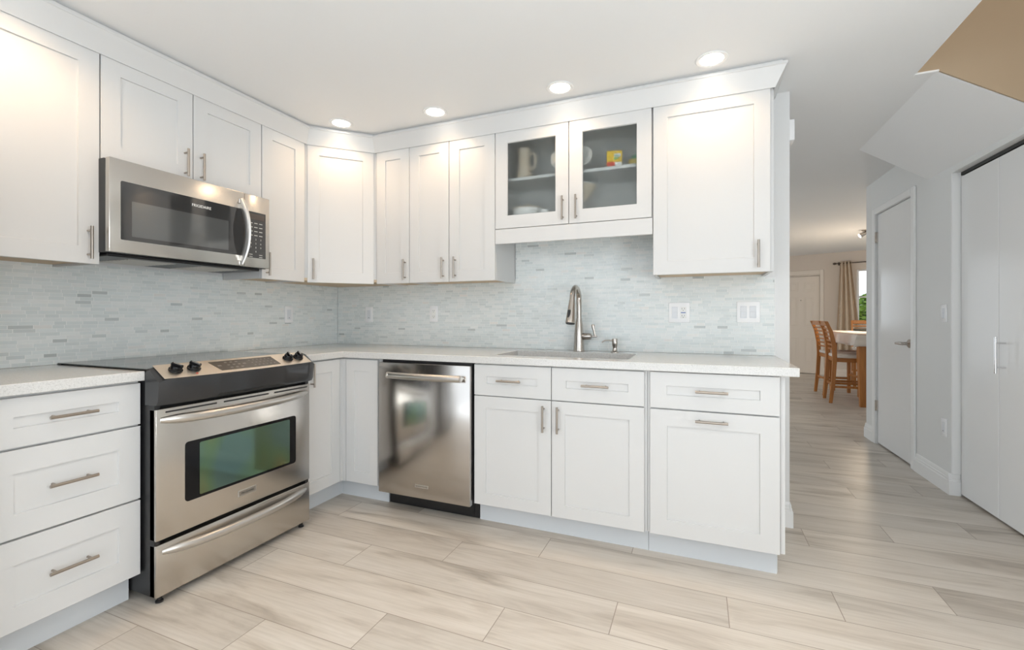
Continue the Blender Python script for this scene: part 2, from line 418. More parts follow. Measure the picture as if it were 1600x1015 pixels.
# living area beyond
b = B(); b.box(-.7, -.6, .12, 2.8, 0, CEIL); b.box(-.7, -.6, 5.6, 9.5, 0, CEIL); b.box(-.7, -.6, 2.8, 5.6, 0, .4); b.box(-.7, -.6, 2.8, 5.6, 2.15, CEIL); b.box(-.7, 0, .02, .12, 0, CEIL)
struct('wall_living', b, M['cream'])
b = B(); b.box(7.55, 7.65, 2.3, 3.4, 0, CEIL); b.box(7.55, 7.65, 5.8, 7.5, 0, CEIL); b.box(7.55, 7.65, 3.4, 5.8, 0, .6); b.box(7.55, 7.65, 3.4, 5.8, 2.2, CEIL)
struct('wall_dining', b, M['cream'])

# right-hand wall, in its own frame (local x runs towards the camera, outward = local -y)
def rw(name, m_, *boxes, **kw):
    b = B()
    for q in boxes: b.box(*q[:6], *(q[6:]))
    b.bm.transform(mkm(RW, TH_R)); return struct(name, b, m_, **kw)
DU0, DU1 = -1.236, -.532                    # the flush door
rw('wall_right', M['wall'], (-1.49, DU0 - .012, 0, .12, 0, CEIL), (DU1 + .012, .0, 0, .12, 0, CEIL), (DU0 - .012, DU1 + .012, 0, .12, 2.035, CEIL),
   (0, 1.6, 0, .12, 2.032, 2.09), (1.6, 3.2, 0, .12, 0, CEIL), (5.0, 5.6, 0, .12, 0, CEIL), (3.2, 5.0, 0, .12, 0, .9), (3.2, 5.0, 0, .12, 2.1, CEIL), (-1.49, -1.38, .1201, 3.4, 0, CEIL))
rw('wall_closet', M['wall'], (0.0, 1.6, .7, .75, 0, 2.4), (-.06, -.0, .12, .75, 0, 2.3), (1.55, 1.6, .12, .75, 0, 2.3), (-1.3, -.45, .5, .55, 0, 2.2))
# baseboards with a stepped top
def skirt(b, u0, u1, y0=0.0, t=.015, h=.132, T=None):
    pr = [(0, 0), (t, 0), (t, h - .046), (t - .0045, h - .042), (t - .0045, h - .030), (t - .0085, h - .026), (t - .0085, h - .012), (t - .0125, h), (0, h)]
    f = lambda u: (lambda d, z: (T @ Vector((u, y0 - d, z))) if T else Vector((u, y0 - d, z)))
    b.prism(pr, f(u0), f(u1))
TR = mkm(RW, TH_R)
b = B(); skirt(b, -1.505, -1.302, T=TR); struct('baseboard_hall', b, M['trim'])
b = B(); skirt(b, -.472, .0, T=TR)
T2 = TR @ Matrix.Translation((.0, 0, 0)) @ Matrix.Rotation(PI / 2, 4, 'Z')
skirt(b, -.015, .045, T=T2)
struct('baseboard_right', b, M['trim'])
b = B(); skirt(b, 2.99, 3.10)
T3 = mkm((3.10, 0, 0), PI / 2); skirt(b, -.015, .135, T=T3)
struct('baseboard_back', b, M['trim'])
rw('trim_1', M['trim'], (.0, .012, .001, .06, .132, 2.036, .002))
# sloped soffit under the stairs, chamfering ceiling and right wall
b = B()
pr = [(3.73, CEIL + .001), (4.16, 2.052), (4.16, CEIL + .001)]
b.prism(pr, lambda x, z: Vector((x, .045, z)), lambda x, z: Vector((x - .004, 1.19, z)))
struct('trim_2', b, M['ceil'])
b = B(); b.box(3.645, 3.74, .028, .05, CEIL - .006, CEIL + .004, .002); struct('trim_3', b, M['ceil'])
# stairwell above the opening
b = B()
b.prism([(3.65, CEIL), (3.735, CEIL), (4.165, 2.05), (5.2, 2.05), (5.2, 5.0), (3.65, 5.0)], lambda x, z: Vector((x, .032, z)), lambda x, z: Vector((x, .0395, z)))
b.box(3.55, 5.3, .046, .14, CEIL + .141, 5.0)
b.box(3.55, 3.65, -2.6, .04, CEIL + .14, 5.0); b.box(5.2, 5.3, -2.7, .04, 2.1, 5.0); b.box(3.55, 5.3, -2.7, -2.6, CEIL + .14, 5.0); b.box(3.55, 5.3, -2.7, .14, 5.0, 5.1)
struct('wall_stairwell', b, M['tan'])

# flush hall door
d1 = sroot('door_1', RW, TH_R)
b = B(); b.box(DU0, DU1, .008, .044, .012, 2.024, .002); obj('door_leaf', b, M['doorp'], d1)
b = B()
for a0, a1, z0, z1 in ((-1.302, -1.24, 0, 2.082), (-.53, -.472, 0, 2.082)):
    b.box(a0, a1, -.016, 0, z0, z1, .004)
b.box(-1.24, -.53, -.0155, 0, 2.028, 2.082, .004)
b.box(DU0 - .011, DU0 - .004, .0, .11, 0, 2.03); b.box(DU1 + .004, DU1 + .011, .0, .11, 0, 2.03); b.box(DU0 - .01, DU1 + .01, 0, .11, 2.027, 2.034)
b.box(DU0 - .002, DU1 + .002, .046, .06, 0, 2.03)
obj('door_casing', b, M['trim'], d1)
b = B(); b.box(-1.247, -1.226, -.006, .010, 1.78, 1.87, .002); b.tube([(-1.238, -.008, 1.778), (-1.238, -.008, 1.872)], .006)
obj('hinge', b, M['nickel'], d1)
b = B(); b.box(-1.247, -1.226, -.006, .010, .295, .385, .002); b.tube([(-1.238, -.008, .293), (-1.238, -.008, .387)], .006)
obj('hinge', b, M['nickel'], d1)
Tl = Matrix.Translation((-.598, .008, .922)) @ Matrix.Rotation(PI / 2, 4, 'X')
b = B(); b.lathe([(.033, 0), (.033, .006), (.027, .012), (.018, .016), (.013, .02), (.011, .05), (.0, .052)], T=Tl)
b.tube([(-.590, -.042, .922), (-.63, -.046, .922), (-.68, -.046, .920), (-.715, -.042, .918), (-.722, -.038, .918)], [.012, .011, .009, .008, .006], flat=(.8, 1.1))
obj('door_handle', b, M['nickel'], d1)
# bifold closet door
d2 = sroot('door_2', RW, TH_R)
for u0, u1 in ((.02, .394), (.398, .776), (.78, 1.155), (1.159, 1.54)):
    b = B(); b.box(u0, u1, .042, .072, .014, 2.004, .0025); obj('door_leaf', b, M['doorp'], d2)
b = B(); b.box(.012, 1.545, .045, .075, 2.012, 2.031); obj('track', b, M['slot'], d2)
b = B(); hu = .455
b.tube([(hu, -.0, .820), (hu, -.0, 1.016)], .0062); b.tube([(hu, .0, .852), (hu, .043, .852)], .0048); b.tube([(hu, .0, .984), (hu, .043, .984)], .0048)
obj('door_handle', b, M['chrome'], d2)

# entry wall with six-panel front door
TE = mkm(EW, TH_E)
DX0, DX1, DZ = -.86, -.24, 1.92
b = B(); b.box(-5.2, -3.7, 0, .12, 0, CEIL); b.box(-2.5, DX0 - .01, 0, .12, 0, CEIL); b.box(-3.7, -2.5, 0, .12, 0, .9); b.box(-3.7, -2.5, 0, .12, 2.05, CEIL); b.box(DX1 + .01, 0, 0, .12, 0, CEIL); b.box(DX0 - .01, DX1 + .01, 0, .12, DZ + .01, CEIL)
b.bm.transform(TE); struct('wall_entry', b, M['cream'])
d3 = sroot('door_3', EW, TH_E)
b = B(); b.box(DX0, DX1, .01, .045, .01, DZ - .012, .002)
us = ((DX0 + .09, DX0 + .26), (DX1 - .26, DX1 - .09))
for u0, u1 in us:
    for z0, z1 in ((.20, .705), (.915, 1.515), (1.61, 1.80)):
        for (a0, a1, c0, c1, dpt) in ((u0, u1, z0, z1, .004), ):
            b.box(a0, a0 + .012, .0065, .011, c0, c1, .002); b.box(a1 - .012, a1, .0065, .011, c0, c1, .002)
            b.box(a0 + .012, a1 - .012, .0065, .011, c0, c0 + .012, .002); b.box(a0 + .012, a1 - .012, .0065, .011, c1 - .012, c1, .002)
            b.box(a0 + .035, a1 - .035, .004, .011, c0 + .035, c1 - .035, .005)
obj('door_leaf', b, M['doorc'], d3)
b = B(); b.lathe([(.009, 0), (.009, .004), (.005, .006), (0, .006)], T=Matrix.Translation((-.555, .011, 1.44)) @ Matrix.Rotation(PI / 2, 4, 'X')); obj('peephole', b, M['nickel'], d3)
b = B(); b.box(DX0 - .075, DX0 - .008, -.018, 0, 0, 2.025, .004); b.box(DX1 + .008, DX1 + .068, -.018, 0, 0, 2.025, .004); b.box(DX0 - .008, DX1 + .008, -.0175, 0, DZ + .02, 2.025, .004)
b.box(DX0 - .0095, DX1 + .0095, .046, .06, 0, DZ + .0095); b.box(DX0 - .0095, DX1 + .0095, .0, .0455, DZ - .003, DZ + .0095)
obj('door_casing', b, M['doorc'], d3)
# dining window wall
TD_ANG = R(-24.0); TD = mkm(EW, TD_ANG)
WU0, WU1, WZ0, WZ1 = .333, 1.45, 1.005, 1.99
b = B(); b.box(0, WU0, 0, .12, 0, CEIL); b.box(WU1, 2.9, 0, .12, 0, CEIL); b.box(WU0, WU1, 0, .12, 0, WZ0); b.box(WU0, WU1, 0, .12, WZ1, CEIL)
b.bm.transform(TD); struct('wall_window', b, M['cream'])
w1 = sroot('window_1', EW, TD_ANG)
b = B()
for q in ((WU0, WU0 + .03, WZ0, WZ1), (WU1 - .03, WU1, WZ0, WZ1), (WU0 + .03, WU1 - .03, WZ0, WZ0 + .03), (WU0 + .03, WU1 - .03, WZ1 - .03, WZ1), (WU0 + .03, WU1 - .03, 1.47, 1.495)):
    b.box(q[0], q[1], .05, .09, q[2], q[3], .003)
obj('window_frame', b, M['trim'], w1)
b = B(); b.box(WU0 + .028, WU1 - .028, .066, .071, WZ0 + .028, WZ1 - .028); obj('pane', b, M['winglass'], w1)
b = B(); skirt(b, DX1 + .07, .0, T=TE); skirt(b, .0, 2.9, T=TD); struct('baseboard_entry', b, M['doorc'])
# garden behind the dining window
b = B(); b.box(3, 14, 8.6, 22, -.3, -.11); struct('ground', b, M['grass'])

# ---------------------------------------------------------------- cabinets
CAB = M['cab']
def shaker(b, u0, u1, z0, z1, y, t=.019, st=.07, rec=.007, glass=False, sv=None):
    """five-piece door front facing -y whose face lies at y"""
    sv = st if sv is None else sv
    c = .0014; i = .0016
    yf, yb, yr = y, y + t, y + (t if glass else rec)
    O = [(u0, z0), (u1, z0), (u1, z1), (u0, z1)]
    Oi = [(u0 + c, z0 + c), (u1 - c, z0 + c), (u1 - c, z1 - c), (u0 + c, z1 - c)]
    I = [(u0 + st, z0 + sv), (u1 - st, z0 + sv), (u1 - st, z1 - sv), (u0 + st, z1 - sv)]
    Ii = [(u0 + st + i, z0 + sv + i), (u1 - st - i, z0 + sv + i), (u1 - st - i, z1 - sv - i), (u0 + st + i, z1 - sv - i)]
    L = [[(u, yb, z) for u, z in O], [(u, yf + c, z) for u, z in O], [(u, yf, z) for u, z in Oi], [(u, yf, z) for u, z in I], [(u, yr, z) for u, z in Ii]]
    vs = [p for l in L for p in l]; fs = []
    for a in range(4):
        for k in range(4): fs.append((a * 4 + k, a * 4 + (k + 1) % 4, a * 4 + 4 + (k + 1) % 4, a * 4 + 4 + k))
    if glass:
        for k in range(4): fs.append((16 + k, 16 + (k + 1) % 4, (k + 1) % 4, k))
    else:
        fs.append((16, 17, 18, 19)); fs.append((3, 2, 1, 0))
    b.add(vs, fs)
    return b
def pull(u, z, y, vertical, L=.133):
    b = B(); h = L / 2; p = h - .018; o = .030
    if vertical:
        b.tube([(u, y - o, z - h), (u, y - o, z + h)], .0055)
        for s in (-p, p): b.tube([(u, y + .0005, z + s), (u, y - o, z + s)], .0042, 10)
    else:
        b.tube([(u - h, y - o, z), (u + h, y - o, z)], .0055)
        for s in (-p, p): b.tube([(u + s, y + .0005, z), (u + s, y - o, z)], .0042, 10)
    return b
def front(parent, kind, u0, u1, z0, z1, y, hu=None, hz=None, hv=True, st=.07, sv=None, glass=False):
    """door or drawer front with its pull; hu/hz in the thing's frame"""
    c = ((u0 + u1) / 2, y, (z0 + z1) / 2)
    b = B(); shaker(b, u0, u1, z0, z1, y, st=st, sv=sv, glass=glass)
    o = obj(kind, b, CAB, parent, loc=c)
    if hu is not None:
        h = obj('handle', pull(hu - c[0], hz - c[2], 0.0, hv), M['steelpull'], o)
    if glass:
        g = B(); g.box(u0 + st - .006, u1 - st + .006, .010, .014, z0 + st - .006 - c[2], z1 - st + .006 - c[2])
        g.bm.transform(Matrix.Translation((-c[0], 0, 0))); obj('glass_pane', g, M['cabglass'], o)
    return o
def kick(parent, u0, u1, y=-.54):
    b = B(); b.box(u0, u1, y, y + .012, 0, .117); obj('toe_kick', b, M['kick'], parent)
FD = .62; FB = FD - .020                     # base door face / body face
UF = .335; UB = UF - .020                    # wall cabinet face / body face
LX = lambda y0, y1: (0, (y0 + y1) / 2, 0)

# left drawer base
y0, y1 = -2.157, -1.722; w = (y1 - y0) / 2
t = thing('base_cabinet', 'white base cabinet of three wide drawers left of the range', 'cabinet', LX(y0, y1), LEFT, 'base cabinets under the quartz counter')
b = B(); b.box(-w, w, -FB, -.012, .118, .876); obj('cabinet_body', b, CAB, t)
hw = w - .0015
for z0, z1, sv in ((.707, .868, .062), (.417, .700, .076), (.120, .410, .078)):
    front(t, 'drawer', -hw, hw, z0, z1, -FD, .0, (z0 + z1) / 2 + (.003), False, .072, sv)
kick(t, -w, w)

# corner base: door on the range side and a blank panel facing the room
t = thing('base_cabinet', 'white L-shaped corner base cabinet between range and dishwasher', 'cabinet', (.3, -.3, 0), 0, 'base cabinets under the quartz counter')
b = B(); b.cells([.012, FB, .904], [-.948, -FB, -.012], lambda x, y: not (x > FB and y < -FB), .118, .876); obj('cabinet_body', b, CAB, t, world=True)
TL = mkm((0, 0, 0), LEFT)
b = B(); shaker(b, -.946, -.645, .120, .868, -FD, st=.066, sv=.07); b.bm.transform(TL); o = obj('door', b, CAB, t, world=True)
b = pull(-.872, .795, -FD, True); b.bm.transform(TL); obj('handle', b, M['steelpull'], o, world=True)
b = B(); shaker(b, .645, .882, .120, .868, -FD, st=.062, sv=.07); obj('panel', b, CAB, t, world=True)
b = B(); b.box(.600, .643, -.62, -.602, .12, .868); b.box(.602, .62, -.643, -.62, .12, .868); obj('corner_filler', b, CAB, t, world=True)
b = B(); b.cells([.528, .54, .904], [-.948, -.54, -.528], lambda x, y: (x < .54) or (y > -.54), 0, .117); obj('toe_kick', b, M['kick'], t, world=True)

# sink base
x0, x1 = 1.5205, 2.424; w = (x1 - x0) / 2
t = thing('base_cabinet', 'white double-door sink base cabinet with two drawer fronts under the sink', 'cabinet', ((x0 + x1) / 2, 0, 0), 0, 'base cabinets under the quartz counter')
b = B(); b.box(-w, -w + .018, -FB, -.012, .118, .876); b.box(w - .018, w, -FB, -.012, .118, .876); b.box(-w + .018, w - .018, -FB, -.012, .118, .136)
b.box(-w + .018, w - .018, -.024, -.012, .136, .876); b.box(-w + .018, w - .018, -FB, -FB + .018, .69, .876); b.box(-.02, .02, -FB, -FB + .018, .136, .69)
obj('cabinet_body', b, CAB, t)
cx = (x0 + x1) / 2
for a0, a1, hx in ((1.5235, 1.9565, 1.733), (1.9605, 2.412, 2.184)):
    front(t, 'drawer', a0 - cx, a1 - cx, .706, .870, -FD, hx - cx, .790, False, .073, .063)
for a0, a1, hx in ((1.5235, 1.9565, 1.920), (1.9605, 2.412, 1.996)):
    front(t, 'door', a0 - cx, a1 - cx, .118, .701, -FD, hx - cx, .611, True, .068, .063)
kick(t, -w, w)

# pull-out base at the end of the run
x0, x1 = 2.4255, 2.988; cx = (x0 + x1) / 2; w = (x1 - x0) / 2
t = thing('base_cabinet', 'white end base cabinet with one drawer above a wide pull-out front', 'cabinet', (cx, 0, 0), 0, 'base cabinets under the quartz counter')
b = B(); b.box(-w, w - .017, -FB, -.012, .118, .876); b.box(w - .016, w, -FB, -.012, .118, .8765); b.box(w - .034, w - .018, -.527, -.012, 0, .1175); obj('cabinet_body', b, CAB, t)
front(t, 'drawer', 2.4385 - cx, 2.966 - cx, .706, .872, -FD, 2.7 - cx, .793, False, .073, .062)
front(t, 'door', 2.4385 - cx, 2.966 - cx, .120, .700, -FD, 2.7 - cx, .662, False, .074, .074)
kick(t, -w, w - .022)

# wall cabinets
Z0, Z1 = 1.345, 2.232
def wallcab(label, u0, u1, left, doors, z0=Z0, body=True):
    c = (u0 + u1) / 2
    t = thing('wall_cabinet', label, 'cabinet', LX(u0, u1)[:2] + (z0,) if left else (c, 0, z0), LEFT if left else 0, 'wall cabinets under the crown moulding')
    w = (u1 - u0) / 2
    if body:
        b = B(); b.box(-w + .0005, -w + .0165, -UB, -.012, .002, Z1 - z0); b.box(w - .0165, w - .0005, -UB, -.012, .002, Z1 - z0)
        b.box(-w + .0165, w - .0165, -UB, -.012, .03, Z1 - z0)
        obj('cabinet_body', b, CAB, t)
        b = B(); b.box(-w + .017, w - .017, -UB + .003, -.013, .012, .0295); obj('bottom_panel', b, M['rawwood'], t)
    for (a0, a1, hu) in doors:
        front(t, 'door', a0 - c, a1 - c, 0, Z1 - z0, -UF, None if hu is None else hu - c, None if hu is None else (1.430 if z0 < 1.6 else 1.873) - z0, True)
    return t
wallcab('white single-door wall cabinet left of the microwave', -2.17, -1.7165, True, [(-2.168, -1.7185, -1.758)])
wallcab('short two-door white wall cabinet above the microwave', -1.7155, -.953, True, [(-1.713, -1.338, -1.377), (-1.334, -.9555, -1.300)], 1.79)
wallcab('narrow white wall cabinet between microwave and diagonal corner cabinet', -.952, -.645, True, [(-.9505, -.647, -.923)])
# diagonal corner
D = .632
t = thing('wall_cabinet', 'white diagonal corner wall cabinet with one wide door', 'cabinet', (UF, -UF, Z0), R(45), 'wall cabinets under the crown moulding')
def diag(z0, z1, ins, m_, nm):
    p = [(.012, -.012), (.012, -.643), (UB - ins, -.643), (.643, -UB + ins), (.643, -.012)]
    b = B(); b.prism(p, lambda x, y: Vector((x, y, z0)), lambda x, y: Vector((x, y, z1))); obj(nm, b, m_, t, world=True)
diag(Z0 + .03, Z1, 0, CAB, 'cabinet_body'); diag(Z0 + .012, Z0 + .0295, .004, M['rawwood'], 'bottom_panel')
# door plane: through (UF,-D) and (D,-UF); origin of the frame is at (UF,-UF)
dist = (D - UF) / math.sqrt(2); hw = (D - UF) / math.sqrt(2) - .006
front(t, 'door', -hw, hw, 0, Z1 - Z0, -dist, -hw + .036, 1.430 - Z0, True)
wallcab('slim white wall cabinet right of the diagonal corner cabinet', .645, .907, False, [(.647, .9055, .879)])
wallcab('tall two-door white wall cabinet left of the glass-door cabinet', .908, 1.518, False, [(.9095, 1.2005, 1.164), (1.2045, 1.5165, 1.250)])
# glass-front cabinet
u0, u1, z0 = 1.519, 2.4235, 1.648; c = (u0 + u1) / 2; w = (u1 - u0) / 2; H = Z1 - z0
t = wallcab('white wall cabinet with two glass doors above the sink', u0, u1, False, [], z0, False)
b = B(); b.box(-w, -w + .016, -UB, -.012, 0, H); b.box(w - .016, w, -UB, -.012, 0, H); b.box(-w + .016, w - .016, -UB, -.012, 0, .018); b.box(-w + .016, w - .016, -UB, -.012, H - .018, H)
b.box(-w + .016, w - .016, -.022, -.012, .018, H - .018); obj('cabinet_body', b, CAB, t)
SH = 1.962
b = B(); b.box(-w + .018, w - .018, -.275, -.024, SH - .018 - z0, SH - z0, .001); obj('shelf', b, M['shelf'], t)
b = B(); b.box(-w, w, -UF, -UF + .018, 1.560 - z0, -.002, .001); obj('valance', b, CAB, t)
for a0, a1, hx in ((1.5205, 1.970, 1.940), (1.974, 2.419, 2.017)):
    front(t, 'door', a0 - c, a1 - c, 0.002, H, -UF, hx - c, 1.736 - z0, True, st=.0755, glass=True)
t = wallcab('large single-door white wall cabinet at the right end above the switches', 2.4245, 2.983, False, [(2.4275, 2.967, 2.914)])

# crown moulding
path = [Vector((UF + .003, -2.17)), Vector((UF + .003, -D - .001)), Vector((D + .001, -UF - .003)), Vector((2.985, -UF - .003)), Vector((2.985, -.001))]
prof = [(-.022, 2.2335), (-.001, 2.2335), (-.001, 2.222), (.003, 2.222), (.005, 2.228), (.043, 2.306), (.047, 2.309), (.047, 2.320), (.030, 2.322), (.030, CEIL - .0012), (-.022, CEIL - .0012)]
def nrm(a, c): d = (c - a).normalized(); return Vector((d.y, -d.x))
b = B(); rings = []
for i, p in enumerate(path):
    n0 = nrm(path[i - 1], p) if i else nrm(p, path[1]); n1 = nrm(p, path[i + 1]) if i < len(path) - 1 else n0
    mvec = (n0 + n1); mvec = mvec / mvec.dot(n0) if i else n0
    rings.append([b.bm.verts.new((p.x + mvec.x * d, p.y + mvec.y * d, z)) for d, z in prof])
for a, c2 in zip(rings, rings[1:]):
    for k in range(len(prof)): b.bm.faces.new((a[k], a[(k + 1) % len(prof)], c2[(k + 1) % len(prof)], c2[k]))
b.bm.faces.new(rings[0][::-1]); b.bm.faces.new(rings[-1])
tag(obj('crown_moulding', b, CAB, smooth=20), 'white angled crown moulding running along the cabinet tops under the ceiling', 'moulding')

# ---------------------------------------------------------------- counters, sink, taps
b = B(); b.cells([.001, .64], [-2.18, -1.7185], lambda x, y: True, .8775, .915)
tag(obj('countertop', b, M['quartz'], bevel=.003), 'short speckled white quartz countertop left of the range', 'countertop')
SX0, SX1, SY0, SY1 = 1.590, 2.322, -.515, -.150
b = B(); b.cells([.001, .64, SX0, SX1, 3.035], [-.951, -.64, SY0, SY1, -.001], lambda x, y: (y > -.64 or x < .64) and not (SX0 < x < SX1 and SY0 < y < SY1), .8775, .915)
tag(obj('countertop', b, M['quartz'], bevel=.003), 'long L-shaped white quartz countertop holding the sink', 'countertop')
t = thing('sink', 'stainless double-bowl sink set under the quartz counter', 'sink', ((SX0 + SX1) / 2, (SY0 + SY1) / 2, .70))
def bowl(x0, x1, y0, y1, zt, zb):
    b = B(); e = .0015
    o_ = rrect(x0, x1, y0, y1, .03); i_ = rrect(x0 + e, x1 - e, y0 + e, y1 - e, .029); bt = rrect(x0 + .02, x1 - .02, y0 + .02, y1 - .02, .03)
    bo = rrect(x0 + .018, x1 - .018, y0 + .018, y1 - .018, .03)
    L = [[b.bm.verts.new((p[0], p[1], z)) for p in q] for q, z in ((bo, zb - e), (o_, zb + .02), (o_, zt), (i_, zt), (i_, zb + .02), (bt, zb))]
    for A, Q in zip(L, L[1:]):
        for k in range(len(A)): b.bm.faces.new((A[k], A[(k + 1) % len(A)], Q[(k + 1) % len(A)], Q[k]))
    b.bm.faces.new(L[0][::-1]); b.bm.faces.new(L[-1]); return b
mx_ = 1.965
for a0, a1 in ((SX0 - .006, mx_ - .012), (mx_ + .012, SX1 + .006)):
    bw = obj('bowl', bowl(a0, a1, SY0 - .006, SY1 + .006, .8765, .70), M['sinksteel'], t, world=True)
    b = B(); b.lathe([(.04, .7005), (.04, .7035), (.03, .703), (.0, .7015)], c=((a0 + a1) / 2, (SY0 + SY1) / 2, 0)); obj('drain', b, M['nickel'], bw, world=True)
b = B(); b.box(mx_ - .0115, mx_ + .0115, SY0 - .0055, SY1 + .0055, .872, .8768, .002); obj('divider', b, M['sinksteel'], t, world=True)

fx, fy = 1.969, -.085
t = thing('faucet', 'brushed nickel gooseneck kitchen faucet with pull-down head behind the sink', 'faucet', (fx, fy, .915))
b = B(); b.lathe([(.0, 0), (.034, 0), (.035, .006), (.033, .012), (.031, .05), (.0285, .1), (.0235, .16), (.0185, .19), (.0185, .2), (.0, .2)]); obj('base', b, M['nickel'], t)
pts = [(0, 0, .2), (0, 0, .26), (0, -.002, .31)]
for k in range(0, 13):
    a = R(180 * k / 12 * .93); pts.append((0, -.078 + .078 * math.cos(a), .315 + .070 * math.sin(a)))
pts.append((0, -.162, .30))
b = B(); b.tube(pts, .0160, 18); obj('neck', b, M['nickel'], t)
b = B()
p0 = Vector((0, -.160, .306)); dr = Vector((-.02, -.26, -1)).normalized()
b.tube([p0, p0 + dr * .01, p0 + dr * .05, p0 + dr * .09, p0 + dr * .128, p0 + dr * .138], [.0175, .0185, .021, .0255, .029, .029], 20)
hd = obj('spray_head', b, M['nickel'], t)
b = B(); q = p0 + dr * .080
b.box(-.0085, .0085, -.004, .003, -.024, .024, .003, T=Matrix.Translation(q + Vector((-.006, -.0240, 0))) @ Matrix.Rotation(R(-12), 4, 'X')); obj('button', b, M['black'], hd)
b = B(); q = p0 + dr * .1385; b.tube([q, q + dr * .002], .0245, 20); obj('nozzle', b, M['black'], hd)
b = B(); b.tube([(.015, 0, .092), (.03, 0, .092), (.06, 0, .092), (.075, 0, .092), (.080, 0, .092)], [.017, .021, .021, .018, .008], 18)
b.tube([(.076, 0, .092), (.108, 0, .092), (.112, 0, .092)], [.006, .006, .004], 12)
b.tube([(.100, 0, .092), (.094, -.002, .12), (.088, -.004, .148), (.087, -.004, .160), (.087, -.004, .166)], [.0055, .006, .0095, .010, .005], 12, flat=(.6, 1)); obj('lever', b, M['nickel'], t)

t = thing('soap_dispenser', 'small nickel soap dispenser pump right of the faucet', 'soap dispenser', (2.190, -.105, .915))
b = B(); b.lathe([(0, 0), (.024, 0), (.024, .004), (.017, .008), (.0135, .014), (.0125, .03), (.016, .045), (.0165, .078), (.015, .082), (0, .082)]); obj('pump', b, M['nickel'], t)
b = B(); b.tube([(-.01, -.002, .070), (-.035, -.008, .072), (-.055, -.012, .071), (-.068, -.016, .064), (-.074, -.018, .058)], [.005, .0045, .0042, .0040, .0036], 10); obj('spout', b, M['nickel'], t)

# ---------------------------------------------------------------- mosaic splashback
b = B(); b.box(-2.17, -.0085, -.0075, -.0006, .916, 1.372); o = obj('tile_backsplash', b, M['tile']); o.rotation_euler = (0, 0, LEFT)
tag(o, 'pale grey-green mosaic tile backsplash behind the range', 'backsplash')
b = B(); b.cells([.0085, 1.5205, 2.422, 3.030], [0, .001], lambda x, y: True, 0, 1); b.bm.clear()
for a0, a1, z1 in ((.0085, 1.5205, 1.372), (1.5205, 2.422, 1.646), (2.422, 3.028, 1.340 + .032)):
    pass
b.prism([(.0085, .916), (3.028, .916), (3.028, 1.335), (2.984, 1.335), (2.984, 1.372), (2.423, 1.372), (2.423, 1.646), (1.5195, 1.646), (1.5195, 1.372), (.0085, 1.372)],
        lambda x, z: Vector((x, -.0006, z)), lambda x, z: Vector((x, -.0075, z)))
bk = obj('tile_backsplash', b, M['tile'])
tag(bk, 'pale grey-green mosaic tile backsplash behind the sink and faucet', 'backsplash')
b = B(); b.box(3.028, 3.032, -.0095, -.0006, .916, 1.335); b.box(2.986, 3.032, -.0095, -.0006, 1.335, 1.339); obj('edge_trim', b, M['trim'], bk)

# ---------------------------------------------------------------- switch plates and sockets
def plate(label, nm, loc, rz, kinds, cat, w1=.070, h=.115, grp=None):
    n = len(kinds); w = w1 if n == 1 else .115
    t = thing(nm, label, cat, loc, rz, grp)
    b = B(); b.box(-w / 2, w / 2, -.006, 0, -h / 2, h / 2, .0025, seg=2); obj('cover_plate', b, M['plate'], t)
    for i, k in enumerate(kinds):
        u = 0 if n == 1 else (-.024 + .046 * i)
        if k == 'switch':
            b = B(); b.box(u - .0165, u + .0165, -.0075, -.005, -.0335, .0335, .0008); b.box(u - .0145, u + .0145, -.0095, -.006, -.030, .002, .0015); b.box(u - .0145, u + .0145, -.0082, -.006, .002, .030, .0008)
            obj('rocker', b, M['rocker'], t)
        elif k in ('gfci', 'outlet'):
            b = B(); b.box(u - .0165, u + .0165, -.0075, -.005, -.0335, .0335, .0008); so = obj('socket', b, M['white'], t)
            for z in (.020, -.020):
                b = B(); b.box(u - .0075, u - .0055, -.0079, -.0072, z - .001, z + .007); b.box(u + .0055, u + .0075, -.0079, -.0072, z - .001, z + .007); b.box(u - .002, u + .002, -.0079, -.0072, z - .009, z - .005)
                obj('receptacle', b, M['slot'], so)
            if k == 'gfci':
                b = B(); b.box(u - .013, u + .013, -.0081, -.0072, -.0025, .0025); obj('test_button', b, M['blue'], so)
        elif k == 'blank':
            b = B(); b.box(u - .0165, u + .0165, -.0075, -.005, -.0335, .0335, .0008); o = obj('insert', b, M['rocker'], t)
            b = B(); b.box(u - .003, u + .003, -.0082, -.0072, -.026, -.021); obj('slots', b, M['slot'], o)
    return t
TY = -.0078
plate('white wall plate on the tile between range and corner', 'wall_plate', (-TY, -.476, 1.141), LEFT, ['blank'], 'wall plate')
plate('white wall plate nearest the corner above the dishwasher', 'wall_plate', (.318, TY, 1.141), 0, ['blank'], 'wall plate')
plate('white single outlet on the tile left of the faucet', 'outlet', (.892, TY, 1.146), 0, ['outlet'], 'outlet')
plate('white double plate of one switch and one outlet right of the faucet', 'outlet', (2.5435, TY, 1.150), 0, ['switch', 'gfci'], 'outlet')
plate('white double switch plate on the tile near the wall end', 'light_switch', (2.9015, TY, 1.152), 0, ['switch', 'switch'], 'switch')
def rpt(u, d, z): p = TR @ Vector((u, -d, z)); return p
plate('white light switch on the grey wall beside the hall door', 'light_switch', rpt(-.076, .0005, 1.148), TH_R, ['switch'], 'switch')
plate('white outlet plate low on the grey wall above the baseboard', 'outlet', rpt(-.076, .0005, .41), TH_R, ['blank'], 'outlet')
t = thing('door_chime', 'small white box high on the end of the kitchen wall', 'chime', (3.1002, .062, 2.077), LEFT)
b = B(); b.box(-.05, .05, -.026, 0, 0, .112, .004, seg=2); obj('cover', b, M['plate'], t)
b = B()
for k in range(5): b.box(-.03, .03, -.0265, -.0255, .03 + .012 * k, .033 + .012 * k)
